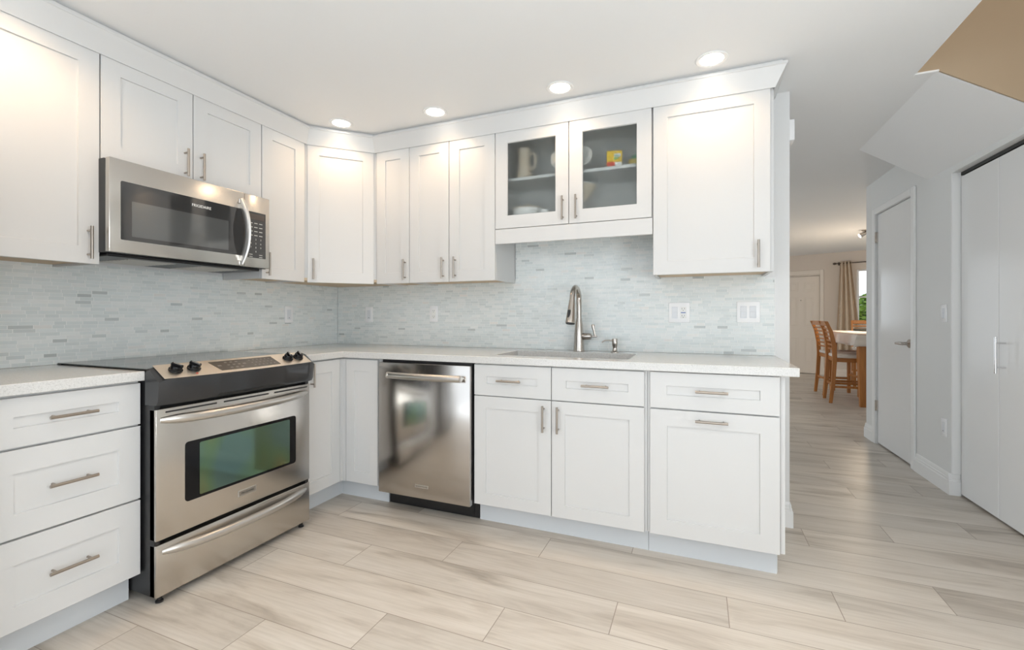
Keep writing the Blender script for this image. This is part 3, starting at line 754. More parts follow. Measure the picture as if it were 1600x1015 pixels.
obj('grille', b, M['kick'], t)

# ---------------------------------------------------------------- range
yc = -1.336; hw = .379
t = thing('range', 'stainless slide-in range with black glass cooktop and oven', 'range', (0, yc, 0), LEFT)
bow = lambda u, a=.036: a * (1 - (u / hw) ** 2)
b = B(); b.box(-hw, hw, -.652, -.03, .035, .875); b.box(-hw + .0, -hw + .02, -.69, -.652, .035, .78); b.box(hw - .02, hw, -.69, -.652, .035, .78); b.box(-hw + .02, hw - .02, -.66, -.652, .77, .80); obj('body', b, M['black'], t)
b = B(); b.box(-hw - .002, hw + .002, -.660, -.012, .9165, .9225, .002); b.box(-hw + .004, hw - .004, -.655, -.03, .8755, .9165); obj('cooktop', b, M['glassblack'], t)
# charcoal fascia with bowed front
N = 24
b = B(); rings = []
for i in range(N + 1):
    u = -hw - .004 + (2 * hw + .008) * i / N; q = bow(max(-hw, min(hw, u)))
    e = min(1, (hw + .004 - abs(u)) / .03); rd = .012 * (1 - e) ** 2
    pr = [(.64, .782), (.64, .905), (.655, .9325 - rd * .7), (.664, .9330 - rd * .8), (.735 + q - rd * .6, .886 - rd), (.737 + q - rd, .880 - rd), (.731 + q * .6 - rd, .800), (.722 + q * .4 - rd, .784), (.70, .782)]
    rings.append([b.bm.verts.new((u, -x, z)) for x, z in pr])
for a, c2 in zip(rings, rings[1:]):
    for k in range(9): b.bm.faces.new((a[k], a[(k + 1) % 9], c2[(k + 1) % 9], c2[k]))
b.bm.faces.new(rings[0]); b.bm.faces.new(rings[-1][::-1])
obj('fascia', b, M['fascia'], t, smooth=30)
# stainless control panel on the slope
b = B(); rings = []; ce = hw - .042
def slope(u, s, lift=0):        # s 0..1 from the glass to the front edge
    q = bow(u); x0_, z0_, x1_, z1_ = .662, .9345, .7365 + q, .8868
    d = Vector((x1_ - x0_, z1_ - z0_)).normalized(); n = Vector((-d.y, d.x))
    x = x0_ + (x1_ - x0_) * s + n.x * lift; z = z0_ + (z1_ - z0_) * s + n.y * lift
    return Vector((u, -x, z))
def slopepatch(b, uf0, uf1, s0, s1, lift, th, n=12):
    rs = []
    for i in range(n + 1):
        f = i / n
        row = [(uf0(s), uf1(s)) for s in (s0, s1)]
        pa = [slope(row[0][0] + (row[0][1] - row[0][0]) * f, s0, lift + th), slope(row[1][0] + (row[1][1] - row[1][0]) * f, s1, lift + th),
              slope(row[1][0] + (row[1][1] - row[1][0]) * f, s1, lift), slope(row[0][0] + (row[0][1] - row[0][0]) * f, s0, lift)]
        rs.append([b.bm.verts.new(p) for p in pa])
    for a, c2 in zip(rs, rs[1:]):
        for k in range(4): b.bm.faces.new((a[k], a[(k + 1) % 4], c2[(k + 1) % 4], c2[k]))
    b.bm.faces.new(rs[0]); b.bm.faces.new(rs[-1][::-1])
slopepatch(b, lambda s: -.370, lambda s: .350, .0, 1.0, .0004, .0016, 20)
cp = obj('control_panel', b, M['steelpanel'], t)
b = B(); slopepatch(b, lambda s: -.165 + .02 * s, lambda s: .150 - .0 * s, .16, .84, .0022, .0012, 12); dsp = obj('display', b, mat('display_smoke', (.10, .085, .07), .2), cp)
b = B()
rnd = random.Random(3)
def mark(b, u, s, du, ds): slopepatch(b, lambda _: u - du, lambda _: u + du, s - ds, s + ds, .0036, .0003, 1)
for s in (.30, .50, .70):
    for u in (-.095, -.07, -.045): mark(b, u, s, .006, .032)
    for k in range(6): mark(b, .02 + .021 * k, s, .004, .026)
for u in (-.135, -.02): mark(b, u, .5, .008, .04)
obj('key_marks', b, M['keysdim'], dsp)
for u in (-.311, -.242, .225, .293):
    c0 = slope(u, .50, .002); sl = slope(u, 1) - slope(u, 0); ang = math.atan2(-(sl.z), -sl.y)
    T = Matrix.Translation(c0) @ Matrix.Rotation(R(27), 4, 'X')
    b = B(); b.lathe([(.0, 0), (.025, 0), (.025, .006), (.021, .009), (.0205, .02), (.0185, .023), (0, .023)], T=T, seg=24)
    b.box(-.006, .006, -.0215, .0215, .018, .030, .002, T=T @ Matrix.Rotation(R(35 if u < 0 else -20), 4, 'Z')); k_ = obj('knob', b, M['blackgloss'], cp)
    b = B(); b.box(-.0009, .0009, -.015, .015, .0301, .0305, T=T @ Matrix.Rotation(R(35 if u < 0 else -20), 4, 'Z')); obj('knob_line', b, M['keys'], k_)
b = B(); mark(b, -.25, .86, .004, .025); obj('indicator', b, M['red'], cp)
# oven door
DZ0, DZ1, XF = .252, .766, .70
b = B(); b.box(-hw, hw, -XF, -.66, DZ0, DZ1, .004, seg=2); od = obj('oven_door', b, M['steel'], t)
for a0, a1 in ((-.345, -.135), (-.105, .125), (.155, .362)):
    b = B(); b.prism(rrect(a0, a1, .7475, .7545, .0034, 3), lambda u, z: Vector((u, -XF - .0004, z)), lambda u, z: Vector((u, -XF + .01, z))); obj('vent_slot', b, M['slot'], od)
b = B(); b.prism(rrect(-.270, .286, .368, .613, .014), lambda u, z: Vector((u, -XF + .004, z)), lambda u, z: Vector((u, -XF - .0022, z))); wf = obj('window_border', b, M['blackgloss'], od)
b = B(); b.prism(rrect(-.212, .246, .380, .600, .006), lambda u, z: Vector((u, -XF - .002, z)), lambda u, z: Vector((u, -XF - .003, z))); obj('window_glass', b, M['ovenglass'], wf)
def bowbar(z0, zc, out, u_, r=.0195):
    pts = []; rd = []
    for i in range(33):
        f = -1 + 2 * i / 32; u = u_ * f
        a = 1 - abs(f) ** 2.6
        pts.append((u, -XF - out * a + .004, z0 + zc * a)); rd.append(r * (.55 + .45 * min(1, (1 - abs(f)) * 6)))
    b = B(); b.tube(pts, rd, 16, flat=(.75, 1.0)); return b
obj('oven_handle', bowbar(.722, -.006, .050, .362), M['handlesteel'], od)
b = B(); b.box(-.037, .055, -XF - .0025, -XF + .002, .302, .330, .001); bd = obj('badge', b, M['handlesteel'], od)
b = B(); b.box(-.033, .051, -XF - .0029, -XF - .002, .306, .326); obj('badge_field', b, M['steelv'], bd)
text('badge_letters', 'FRIGIDAIRE', .0125, Matrix.Translation((.009, -XF - .0031, .3155)) @ FRONT, M['darkprint'], bd)
# storage drawer
b = B(); b.box(-hw, hw, -XF, -.66, .032, .236, .004, seg=2); sd = obj('storage_drawer', b, M['steel'], t)
b = bowbar(.203, -.006, .046, .355, .0185); obj('drawer_handle', b, M['handlesteel'], sd)
for u, y in ((-hw + .03, -.67), (hw - .03, -.67), (-hw + .03, -.08), (hw - .03, -.08)):
    b = B(); b.lathe([(0, 0), (.014, 0), (.014, .006), (.009, .01), (.009, .036), (0, .036)], c=(u, y, 0), seg=14); obj('foot', b, M['black'], t)

# ---------------------------------------------------------------- microwave
yc = -1.345; hw = .3785; ZB, ZT = 1.392, 1.786
t = thing('microwave', 'stainless over-the-range microwave hung under the short cabinet', 'microwave', (0, yc, ZB), LEFT)
h = ZT - ZB; X0, XF = .372, .412
b = B(); b.box(-hw + .002, hw - .002, -X0, -.012, .004, h - .001); b.box(-hw + .002, hw - .002, -X0 - .012, -X0, .002, h - .004)
obj('body', b, M['black'], t)
SP = .226                                    # split between door and control side
b = B(); b.box(-hw, SP - .0008, -XF, -X0 - .012, .004, h - .001, .003, seg=2); dr_ = obj('door', b, M['steel'], t)
b = B(); b.box(SP + .0008, hw, -XF, -X0 - .012, .004, h - .001, .003, seg=2); ctl = obj('control_side', b, M['steel'], t)
b = B(); b.prism(rrect(-.338, .195, .058, .304, .006), lambda u, z: Vector((u, -XF + .003, z)), lambda u, z: Vector((u, -XF - .0015, z))); wg = obj('door_glass', b, M['mwglass'], dr_)
b = B(); b.prism(rrect(-.298, .135, .076, .226, .003), lambda u, z: Vector((u, -XF - .0013, z)), lambda u, z: Vector((u, -XF - .0020, z))); obj('viewing_window', b, M['mwmesh'], wg)
text('brand_letters', 'FRIGIDAIRE', .0185, Matrix.Translation((-.002, -XF - .0019, .268)) @ FRONT, M['white'], wg)
b = B()                                      # curved finger recess behind the handle
pr = [(.160 - .022 * math.sin(PI * k / 16) + .022, .058 + .246 * k / 16) for k in range(17)] + [(.222, .304 - .246 * k / 16) for k in range(17)]
b.prism(pr, lambda u, z: Vector((u, -XF + .002, z)), lambda u, z: Vector((u, -XF - .0019, z))); obj('finger_recess', b, M['black'], dr_)
pts = []; rd = []
for i in range(25):
    f = -1 + 2 * i / 24; a = 1 - abs(f) ** 2.2
    pts.append((.205 + .012 * a, -XF - .040 * a + .003, h / 2 - .012 + f * .168)); rd.append(.0145)
b = B(); b.tube(pts, rd, 14, flat=(.45, 1.25)); b.box(.192, .216, -XF - .006, -XF + .002, .006, .03, .003); b.box(.192, .216, -XF - .006, -XF + .002, .33, .356, .003); obj('handle', b, M['handlesteel'], dr_)
b = B(); b.prism(rrect(SP + .016, hw - .026, .054, .303, .003), lambda u, z: Vector((u, -XF + .003, z)), lambda u, z: Vector((u, -XF - .0013, z))); kp = obj('keypad', b, M['mwglass'], ctl)
b = B(); b.prism(rrect(SP + .024, hw - .034, .262, .292, .002), lambda u, z: Vector((u, -XF - .0012, z)), lambda u, z: Vector((u, -XF - .0018, z))); obj('display', b, mat('clock_window', (.09, .07, .06), .15), kp)
b = B(); ku = [SP + .036, SP + .066, SP + .096]
for r_ in range(4):
    for i, u in enumerate(ku): b.box(u - .010, u + .010, -XF - .0019, -XF - .001, .240 - .022 * r_, .244 - .022 * r_); 
for r_ in range(2):
    for i, u in enumerate((ku[0], ku[2])): b.box(u - .010, u + .010, -XF - .0019, -XF - .001, .070 - .012 * r_, .073 - .012 * r_)
obj('key_marks', b, M['keys'], kp)
b = B()
for r_, rowd in enumerate(('123', '456', '789', ' 0 ')):
    for i, ch in enumerate(rowd):
        if ch == ' ': continue
        me = text('', ch, .013, Matrix.Translation((ku[i], -XF - .0015, .154 - .022 * r_)) @ FRONT, None, None); b.bm.from_mesh(me); bpy.data.meshes.remove(me)
obj('key_digits', b, M['keys'], kp)
b = B(); b.box(-hw + .02, hw - .02, -.36, -.04, -.010, .0035, .003); obj('vent_base', b, M['black'], t)
for a0 in (-.26, .06):
    b = B(); b.box(a0, a0 + .2, -.315, -.07, -.0115, -.0095)
    for k in range(9): b.box(a0 + .004, a0 + .196, -.31 + .028 * k, -.298 + .028 * k, -.0130, -.0110)
    obj('grease_filter', b, M['handlesteel'], t)

# ---------------------------------------------------------------- unseen refrigerator past the left run, added for dark reflections
t = thing('refrigerator', 'unseen dark refrigerator added past the left cabinets for dark reflections', 'refrigerator', (0, -2.66, 0), LEFT)
b = B(); b.box(-.45, .45, -.66, -.03, .03, 1.76, .004); M['darksteel'] = steel('dark_stainless', (.17, .155, .14), .3, 2)
obj('body', b, M['fascia'], t)
for u0, u1 in ((-.45, -.003), (.003, .45)):
    b = B(); b.box(u0, u1, -.725, -.665, .62, 1.76, .008, seg=2); d_ = obj('door', b, M['darksteel'], t)
    hx = -.04 if u0 < 0 else .04
    b = B(); b.tube([(hx, -.77, .8), (hx, -.77, 1.6)], .012, 12); b.tube([(hx, -.724, .85), (hx, -.77, .85)], .009, 10); b.tube([(hx, -.724, 1.55), (hx, -.77, 1.55)], .009, 10); obj('handle', b, M['handlesteel'], d_)
b = B(); b.box(-.45, .45, -.725, -.665, .06, .61, .008, seg=2); d_ = obj('freezer_drawer', b, M['darksteel'], t)
b = B(); b.tube([(-.36, -.77, .54), (.36, -.77, .54)], .012, 12); b.tube([(-.3, -.724, .54), (-.3, -.77, .54)], .009, 10); b.tube([(.3, -.724, .54), (.3, -.77, .54)], .009, 10); obj('handle', b, M['handlesteel'], d_)
for u in (-.4, .4):
    for y in (-.6, -.1):
        b = B(); b.lathe([(0, 0), (.02, 0), (.02, .03), (0, .03)], c=(u, y, 0), seg=14); obj('foot', b, M['black'], t)

# ---------------------------------------------------------------- dishwasher
x0, x1 = .9125, 1.5155; cx = (x0 + x1) / 2; w = (x1 - x0) / 2
t = thing('dishwasher', 'stainless dishwasher with bowed bar handle left of the sink cabinet', 'dishwasher', (cx, 0, 0))
b = B(); b.box(-w + .006, w - .003, -.618, -.03, .118, .875); obj('tub', b, M['black'], t)
b = B(); b.box(-w + .002, w - .002, -.652, -.618, .106, .862, .004, seg=2); dd = obj('door', b, M['steelv'], t)
b = B(); b.box(-w + .0, w + .0, -.54, -.50, .004, .117); b.box(-w + .03, w - .03, -.545, -.54, .02, .1); obj('kick_plate', b, M['black'], t)
pts = []
for i in range(25):
    f = -1 + 2 * i / 24; pts.append((.232 * f + .031, -.652 - .042 - .014 * (1 - f * f), .795))
b = B(); b.tube(pts, .016, 16, flat=(.75, 1.15))
for s in (-1, 1):
    b.tube([(.031 + s * .222, -.651, .795), (.031 + s * .222, -.697, .795)], [.012, .011], 14)
    b.tube([(.031 + s * .230, -.694, .795), (.031 + s * .2365, -.694, .795), (.031 + s * .2395, -.694, .795)], [.0185, .0185, .011], 16)
obj('handle', b, M['handlesteel'], dd)
b = B(); b.box(-.048, .040, -.6545, -.650, .166, .184, .001); bd = obj('badge', b, M['handlesteel'], dd)
b = B()
for k in range(10): b.box(-.041 + .0078 * k, -.0365 + .0078 * k, -.6551, -.654, .171, .179)
obj('badge_letters', b, M['keysdim'], bd)

# ---------------------------------------------------------------- things in the glass cabinet
t = thing('pitcher', 'cream pitcher at the left of the upper shelf in the glass cabinet', 'pitcher', (1.640, -.160, SH))
b = B(); b.lathe([(0, 0), (.052, 0), (.055, .01), (.05, .05), (.040, .11), (.036, .15), (.042, .19), (.046, .205), (.043, .205), (.038, .19), (.032, .15), (.0, .14)]); obj('jug', b, M['cream_cer'], t)
b = B(); b.tube([(.034, 0, .17), (.066, 0, .175), (.076, 0, .14), (.068, 0, .09), (.042, 0, .075)], .007, 10); obj('handle', b, M['cream_cer'], t)
def saucer(x, y, label, motif):
    t = thing('plate', label, 'plate', (x, y, SH))
    TP = Matrix.Translation((0, 0, .088)) @ Matrix.Scale(.85, 4) @ Matrix.Rotation(R(82), 4, 'X')
    b = B(); b.lathe([(0, 0), (.036, 0), (.044, .006), (.072, .012), (.0725, .014), (.044, .009), (.036, .0045), (0, .004)], T=TP, seg=40); pl = obj('dish', b, M['ceramic'], t)
    if motif:
        b = B()
        for a, l in ((10, .05), (75, .03), (150, .03), (215, .036), (300, .034)):
            d = Vector((math.cos(R(a)), math.sin(R(a)), 0)); n = Vector((-d.y, d.x, 0)) * .005; c = d * .003 + Vector((0, 0, .0052))
            b.add([TP @ (c - n), TP @ (c + d * l), TP @ (c + n), TP @ (c + Vector((0, 0, .0006)))], [(0, 1, 3), (1, 2, 3), (2, 0, 3), (0, 2, 1)])
        obj('motif', b, M['darkprint'], pl)
    b = B(); b.box(-.03, .03, -.0, .03, 0, .0035, .001); b.box(-.024, -.020, .016, .020, .003, .08); b.box(.020, .024, .016, .020, .003, .08); b.box(-.03, .03, -.012, .012, .0, .004); b.box(-.03, .03, -.006, .010, .004, .028, .002); b.box(-.024, -.020, -.012, .012, .0, .003); b.box(.020, .024, -.012, .012, .0, .003)
    obj('stand', b, M['chrome'], t)
saucer(1.900, -.236, 'plain white plate standing on the shelf behind the left glass door', False)
saucer(2.024, -.236, 'white plate with dark star motif standing beside the carton', True)
t = thing('carton', 'yellow and red food carton on the right shelf of the glass cabinet', 'box', (2.205, -.215, SH), R(12))
b = B(); b.box(-.042, .042, -.02, .02, 0, .098, .001); cb = obj('box', b, M['yellow'], t)
b = B(); b.box(-.0405, .003, -.0207, -.0195, .002, .036); obj('red_band', b, M['red'], cb)
b = B(); b.box(.003, .0405, -.0207, -.0195, .002, .034); obj('white_band', b, M['white'], cb)
b = B(); b.box(-.002, .034, -.0207, -.0195, .062, .082); obj('white_patch', b, M['white'], cb)
b = B(); b.box(.008, .036, -.0211, -.0205, .046, .054, T=Matrix.Rotation(R(-14), 4, 'Y')); b.box(-.0, .026, -.0212, -.0206, .066, .072); obj('print', b, M['green'], cb)
t = thing('bottle', 'clear bottle with green label beside the carton in the glass cabinet', 'bottle', (2.312, -.10, SH))
b = B(); b.lathe([(0, 0), (.024, 0), (.026, .004), (.026, .10), (.018, .122), (.011, .135), (.011, .145), (0, .145)]); bo_ = obj('flask', b, M['ceramic'], t)
b = B(); b.lathe([(.0262, .05), (.0266, .051), (.0266, .098), (.0262, .099)], seg=28); obj('label', b, M['green'], bo_)
b = B(); b.lathe([(0, .145), (.012, .145), (.012, .16), (0, .16)]); obj('cap', b, M['ceramic'], bo_)
t = thing('food_tub', 'low yellow tub on the shelf in front of the bottle', 'tub', (2.318, -.185, SH))
b = B(); b.lathe([(0, 0), (.034, 0), (.038, .036), (0, .036)]); tb = obj('cup', b, mat('pale_yellow_plastic', (.72, .55, .14), .4), t)
b = B(); b.lathe([(0, .0362), (.040, .0362), (.040, .043), (0, .044)]); obj('lid', b, mat('lid_plastic', (.75, .62, .25), .4), tb)
CB = 1.667
t = thing('serving_bowl', 'cream footed bowl on the lower shelf of the glass cabinet', 'bowl', (1.990, -.188, CB))
b = B(); b.lathe([(0, 0), (.05, 0), (.05, .008), (.018, .018), (.014, .10), (.02, .125), (.05, .142), (.085, .175), (.110, .220), (.107, .222), (.08, .18), (.045, .15), (0, .143)], seg=40); obj('bowl', b, M['cream_cer'], t)
b = B(); b.lathe([(.1075, .2195), (.112, .219), (.113, .224), (.108, .226)], seg=40); obj('rim', b, M['shelf'], t)
t = thing('casserole', 'wide cream casserole dish at the lower left behind the glass doors', 'casserole', (1.675, -.180, CB))
b = B(); b.lathe([(0, 0), (.085, 0), (.098, .010), (.105, .06), (.108, .112), (.104, .112), (.100, .06), (.092, .014), (0, .008)], seg=44); obj('dish', b, M['ceramic'], t)
b = B(); b.lathe([(.109, .113), (.109, .118), (.06, .134), (.018, .138), (.018, .150), (0, .152)], seg=44); obj('lid', b, M['cream_cer'], t)
t = thing('teacup', 'small white cup at the front of the left glass door cabinet', 'cup', (1.808, -.268, CB))
b = B(); b.lathe([(0, 0), (.020, 0), (.022, .004), (.026, .03), (.028, .088), (.026, .088), (.024, .03), (0, .006)]); obj('cup', b, M['ceramic'], t)
b = B(); b.tube([(.027, 0, .070), (.042, 0, .066), (.044, 0, .040), (.025, 0, .030)], .003, 8); obj('handle', b, M['ceramic'], t)

# ---------------------------------------------------------------- recessed ceiling lights
def downlight(x, y, label, power=SPOT_W, color=WARM, cone=150):
    t = thing('recessed_light', label, 'ceiling light', (x, y, CEIL), 0, 'recessed lights in the kitchen ceiling')
    b = B(); b.lathe([(.052, -.0005), (.071, -.0005), (.072, -.003), (.068, -.006), (.056, -.005), (.052, -.003), (.052, -.0005)], seg=40); obj('trim_ring', b, M['trim'], t)
    b = B(); b.lathe([(0, -.001), (.0525, -.001), (.0525, -.0035), (0, -.0045)], seg=40); obj('diffuser', b, M['lamp'], t)
    l = bpy.data.lights.new('downlight_beam', 'SPOT'); l.energy = power; l.color = color; l.spot_size = R(cone); l.spot_blend = .7; l.shadow_soft_size = .055
    o = bpy.data.objects.new('downlight_beam', l); COL.objects.link(o); o.parent = t; o.location = (0, 0, -.012)
    return t
downlight(.581, -.592, 'lit recessed light above the diagonal corner cabinet')
downlight(1.208, -.506, 'lit recessed light above the two-door cabinet, left of the glass doors')
downlight(1.971, -.506, 'lit recessed light above the glass-door cabinet')
downlight(2.705, -.497, 'lit recessed light above the large right-end wall cabinet')
downlight(.585, -2.05, 'lit recessed light above the left cabinet, out past the microwave', SPOT_W * 2.0)
for x, y in ((1.55, -2.45), (2.75, -2.35), (3.45, -1.95), (1.5, -3.7), (2.8, -3.7)):
    downlight(x, y, 'lit recessed light over the kitchen floor behind the photographer', ROOM_W, (1.0, .92, .84), 116)

# ---------------------------------------------------------------- dining corner
OAK, OAKH = M['oak'], M['oakh']
def chair(x, y, rz, label):
    """counter-height ladder-back chair facing local +x, seat centre at x,y"""
    t = thing('dining_chair', label, 'chair', (x, y, 0), rz, 'ladder-back chairs around the dining table')
    SZ = .60; hw_ = .19
    for s in (-1, 1):
        pts = [(-.235, s * hw_, 0), (-.205, s * hw_, .3), (-.19, s * hw_, .58), (-.198, s * hw_, .75), (-.232, s * hw_, .93), (-.285, s * hw_, 1.06)]
        b = B(); rs = []
        for (px, py, pz), wd in zip(pts, (.038, .046, .052, .050, .046, .040)):
            rs.append([b.bm.verts.new((px + a * wd / 2, py + c_ * .013, pz)) for a, c_ in ((-1, -1), (1, -1), (1, 1), (-1, 1))])
        for a, c2 in zip(rs, rs[1:]):
            for k in range(4): b.bm.faces.new((a[k], a[(k + 1) % 4], c2[(k + 1) % 4], c2[k]))
        b.bm.faces.new(rs[0][::-1]); b.bm.faces.new(rs[-1]); obj('back_leg', b, OAK, t, smooth=40, bevel=.004)
        b = B(); b.box(.17, .21, s * hw_ - .02, s * hw_ + .02, 0, SZ - .05, .004); obj('front_leg', b, OAK, t)
        b = B(); b.box(-.205, .19, s * hw_ - .010, s * hw_ + .010, .20, .228, .003); obj('stretcher', b, OAK, t)
    b = B(); b.box(.18, .20, -hw_, hw_, .26, .29, .003); obj('stretcher', b, OAK, t)
    b = B(); b.box(-.212, -.192, -hw_, hw_, .22, .25, .003); obj('stretcher', b, OAK, t)
    b = B(); b.box(-.19, .20, -hw_, hw_, SZ - .065, SZ - .012, .003); obj('apron', b, OAKH, t)
    b = B(); b.box(-.19, .225, -hw_ - .012, hw_ + .012, SZ - .012, SZ + .03, .012, seg=3); obj('seat_pad', b, M['cloth'], t)
    def bx(z): 
        pts = [(.58, -.19), (.75, -.198), (.93, -.232), (1.06, -.285)]
        for (za, xa), (zb, xb) in zip(pts, pts[1:]):
            if z <= zb: return xa + (xb - xa) * (z - za) / (zb - za)
        return xb
    for k, z in enumerate((.695, .750, .805, .860, .915, .965)):
        b = B(); b.box(bx(z) - .007, bx(z) + .007, -hw_ + .013, hw_ - .013, z - .011, z + .011, .003); obj('slat', b, OAKH, t)
    b = B(); b.box(bx(1.03) - .011, bx(1.03) + .013, -hw_ + .012, hw_ - .012, 1.0, 1.062, .006); obj('top_rail', b, OAKH, t)
    return t
chair(4.48, 4.43, R(-2), 'nearest honey-oak ladder-back chair, its back to the hall left of the table')
chair(4.52, 5.08, R(4), 'second honey-oak ladder-back chair, half hidden behind the nearest chair')
chair(5.15, 6.06, R(-100), 'honey-oak chair across the far end of the dining table by the window')
chair(5.62, 4.40, R(180), 'honey-oak chair on the far side of the table behind the grey wall')
# table
tx0, tx1, ty0, ty1, TZ = 4.46, 5.42, 4.00, 5.55, .905
t = thing('dining_table', 'honey-oak counter-height dining table with square tapered legs', 'table', ((tx0 + tx1) / 2, (ty0 + ty1) / 2, 0))
b = B(); b.box(tx0, tx1, ty0, ty1, TZ - .03, TZ, .004); obj('tabletop', b, OAK, t, world=True)
b = B(); b.box(tx0 + .06, tx1 - .06, ty0 + .05, ty0 + .072, TZ - .12, TZ - .03); b.box(tx0 + .06, tx1 - .06, ty1 - .072, ty1 - .05, TZ - .12, TZ - .03)
b.box(tx0 + .05, tx0 + .072, ty0 + .05, ty1 - .05, TZ - .12, TZ - .03); b.box(tx1 - .072, tx1 - .05, ty0 + .05, ty1 - .05, TZ - .12, TZ - .03); obj('apron', b, OAKH, t, world=True)
for x, y in ((tx0 + .075, ty0 + .075), (tx1 - .075, ty0 + .075), (tx0 + .075, ty1 - .075), (tx1 - .075, ty1 - .075)):
    b = B(); rs = []
    for z, w_ in ((0, .030), (.55, .050), (TZ - .03, .052)): rs.append([b.bm.verts.new((x + a * w_, y + c_ * w_, z)) for a, c_ in ((-1, -1), (1, -1), (1, 1), (-1, 1))])
    for a, c2 in zip(rs, rs[1:]):
        for k in range(4): b.bm.faces.new((a[k], a[(k + 1) % 4], c2[(k + 1) % 4], c2[k]))
    b.bm.faces.new(rs[0][::-1]); b.bm.faces.new(rs[-1]); obj('leg', b, OAK, t, world=True, bevel=.004)
# cloth
b = B(); nx, ny = 40, 56; g = {}
ov = .15
for i in range(nx + 1):
    for j in range(ny + 1):
        x = tx0 - ov + (tx1 - tx0 + 2 * ov) * i / nx; y = ty0 - ov + (ty1 - ty0 + 2 * ov) * j / ny
        ex = max(tx0 - x, x - tx1, 0); ey = max(ty0 - y, y - ty1, 0)
        px = min(max(x, tx0 - .004), tx1 + .004); py = min(max(y, ty0 - .004), ty1 + .004)
        drop = ex + ey if (ex and ey) else max(ex, ey)
        if drop > 0:
            wv = .012 * math.sin(y * 23 + x * 3) if ex > ey else .012 * math.sin(x * 23 + y * 3)
            fl = drop / ov
            if ex > 0: px += (-1 if x < tx0 else 1) * (.012 + abs(wv)) * fl
            if ey > 0: py += (-1 if y < ty0 else 1) * (.012 + abs(wv)) * fl
            if ex > 0 and ey > 0:
                drop = max(ex, ey) + .45 * min(ex, ey); px += (-1 if x < tx0 else 1) * .25 * min(ex, ey); py += (-1 if y < ty0 else 1) * .25 * min(ex, ey)
        g[i, j] = b.bm.verts.new((px, py, TZ + .003 - drop))
for i in range(nx):
    for j in range(ny): b.bm.faces.new((g[i, j], g[i + 1, j], g[i + 1, j + 1], g[i, j + 1]))
o = obj('tablecloth', b, M['cloth'], smooth=60); md = o.modifiers.new('thick', 'SOLIDIFY'); md.thickness = .002; md.offset = 1
tag(o, 'white tablecloth hanging over the corners of the oak dining table', 'tablecloth')
t = thing('serving_tray', 'flat dark tray lying on the white tablecloth near the window', 'tray', (5.05, 5.30, TZ + .0055))
b = B(); b.box(-.24, .24, -.17, .17, 0, .012, .004); obj('base', b, M['darkprint'], t)
b = B(); b.box(-.25, -.235, -.18, .18, .002, .03, .003); b.box(.235, .25, -.18, .18, .002, .03, .003); b.box(-.235, .235, -.18, -.165, .002, .03, .003); b.box(-.235, .235, .165, .18, .002, .03, .003); obj('rim', b, M['darkprint'], t)
# curtain and rod
def tdp(u, d, z): return TD @ Vector((u, -d, z))
t = thing('curtain_rod', 'dark bronze curtain rod above the dining window', 'curtain rod', tdp(.6, .0, 2.115), TD_ANG)
b = B(); b.tube([(-.56, -.075, 0), (.95, -.075, 0)], .009, 12); obj('rod', b, M['curtainrod'], t)
b = B(); b.lathe([(0, -.03), (.014, -.025), (.022, 0), (.016, .02), (.01, .03), (0, .03)], T=Matrix.Translation((-.585, -.075, 0)) @ Matrix.Rotation(PI / 2, 4, 'Y'), seg=16); obj('finial', b, M['curtainrod'], t)
for u in (-.53, .9):
    b = B(); b.box(u - .008, u + .008, -.080, 0, -.012, .006, .002); b.box(u - .014, u + .014, -.004, 0, -.03, .03, .002); obj('bracket', b, M['curtainrod'], t)
b = B(); NU, NZ = 60, 16; g = {}
for j in range(NZ + 1):
    f = j / NZ; z = 2.150 - (2.150 - .455) * f
    a0 = .100 - .075 * f; a1 = .275 + .14 * min(1, f * 1.2) - .06 * max(0, f - .6)
    for i in range(NU + 1):
        q = i / NU; g[i, j] = b.bm.verts.new((a0 + (a1 - a0) * q, -.075 + (.028 + .012 * f) * math.sin(q * 2 * PI * 3.6 + .4), z))
for i in range(NU):
    for j in range(NZ): b.bm.faces.new((g[i, j], g[i + 1, j], g[i + 1, j + 1], g[i, j + 1]))
b.bm.transform(TD)
o = obj('curtain', b, M['curtain'], smooth=80); md = o.modifiers.new('thick', 'SOLIDIFY'); md.thickness = .003
tag(o, 'taupe curtain with small pale dots gathered left of the dining window', 'curtain')
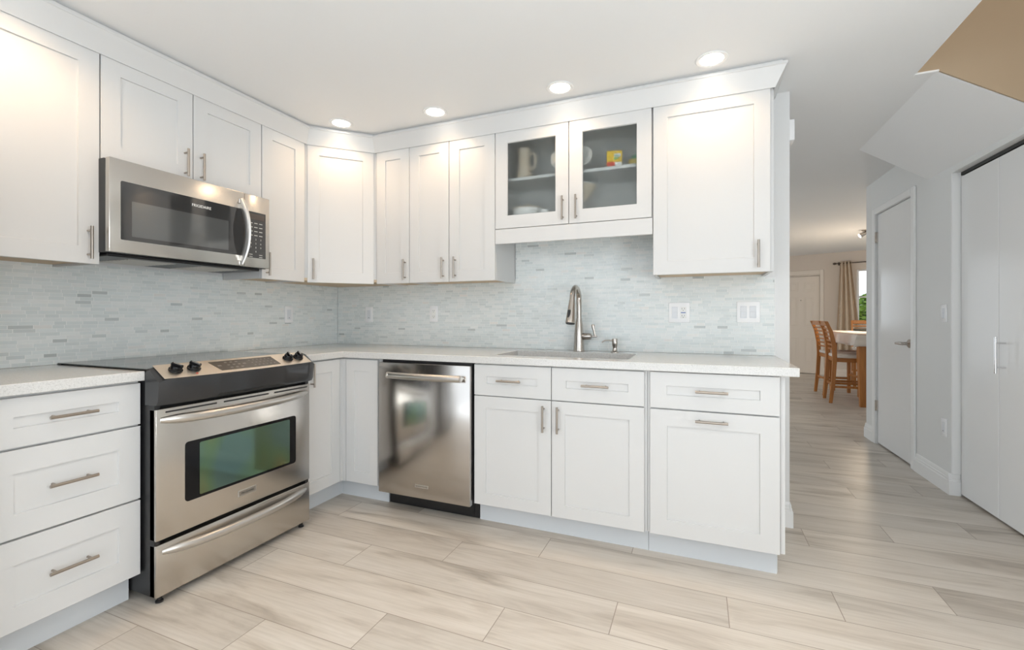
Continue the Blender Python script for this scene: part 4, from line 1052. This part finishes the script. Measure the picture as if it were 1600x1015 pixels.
# ceiling fan light over the table: only its near arm shows
t = thing('pendant_spotlight', 'small metal spotlight on the dining-room ceiling above the table', 'ceiling light', (4.81, 4.95, CEIL))
b = B(); b.lathe([(0, 0), (.05, 0), (.05, -.012), (.03, -.02), (0, -.02)], seg=24); obj('canopy', b, M['nickel'], t)
b = B(); b.tube([(0, 0, -.015), (-.02, 0, -.045)], .006, 10); b.tube([(0.01, 0, -.04), (-.05, .0, -.07), (-.07, 0, -.082)], [.022, .03, .032], 18); obj('spot_head', b, M['nickel'], t)
b = B(); b.tube([(-.0705, 0, -.0823), (-.073, 0, -.0838)], .027, 18); obj('diffuser', b, M['lamp'], t)
l = bpy.data.lights.new('table_fill', 'POINT'); l.energy = 14; l.color = (1, .80, .58); l.shadow_soft_size = .08
o = bpy.data.objects.new('table_fill', l); COL.objects.link(o); o.parent = t; o.location = (-.02, 0, -1.0)  # unseen point lamp hung well below the fixture to warm the dining corner

# garden bush outside the window
def bush(x, y, z, rx, rz_, n, label, seed):
    r_ = random.Random(seed)
    t = thing('garden_bush', label, 'bush', (x, y, -.11))
    b = B(); b.tube([(0, 0, 0), (.03, .02, z * .5), (0, 0, z)], [.05, .04, .03], 10); obj('stem', b, M['stem'], t)
    b = B()
    for k in range(n):
        d = Vector((r_.gauss(0, 1), r_.gauss(0, 1), r_.gauss(0, 1))).normalized() * (.55 + .45 * r_.random())
        c = Vector((d.x * rx, d.y * rx, z + d.z * rz_)); s_ = .06 + .05 * r_.random()
        T = Matrix.Translation(c) @ Matrix.Rotation(r_.random() * 6.28, 4, 'Z') @ Matrix.Rotation(r_.random() * 3, 4, 'X')
        b.add([(-s_, 0, 0), (0, -s_ * .45, .008), (s_, 0, 0), (0, s_ * .45, .008), (-s_, 0, -.002), (s_, 0, -.002)], [(0, 1, 2, 3), (4, 3, 5), (4, 5, 1)], T)
    obj('foliage', b, M['leaf'], t)
    return t
bush(6.5, 9.0, 1.30, .80, .62, 4600, 'sunlit green bush outside the dining window', 5)
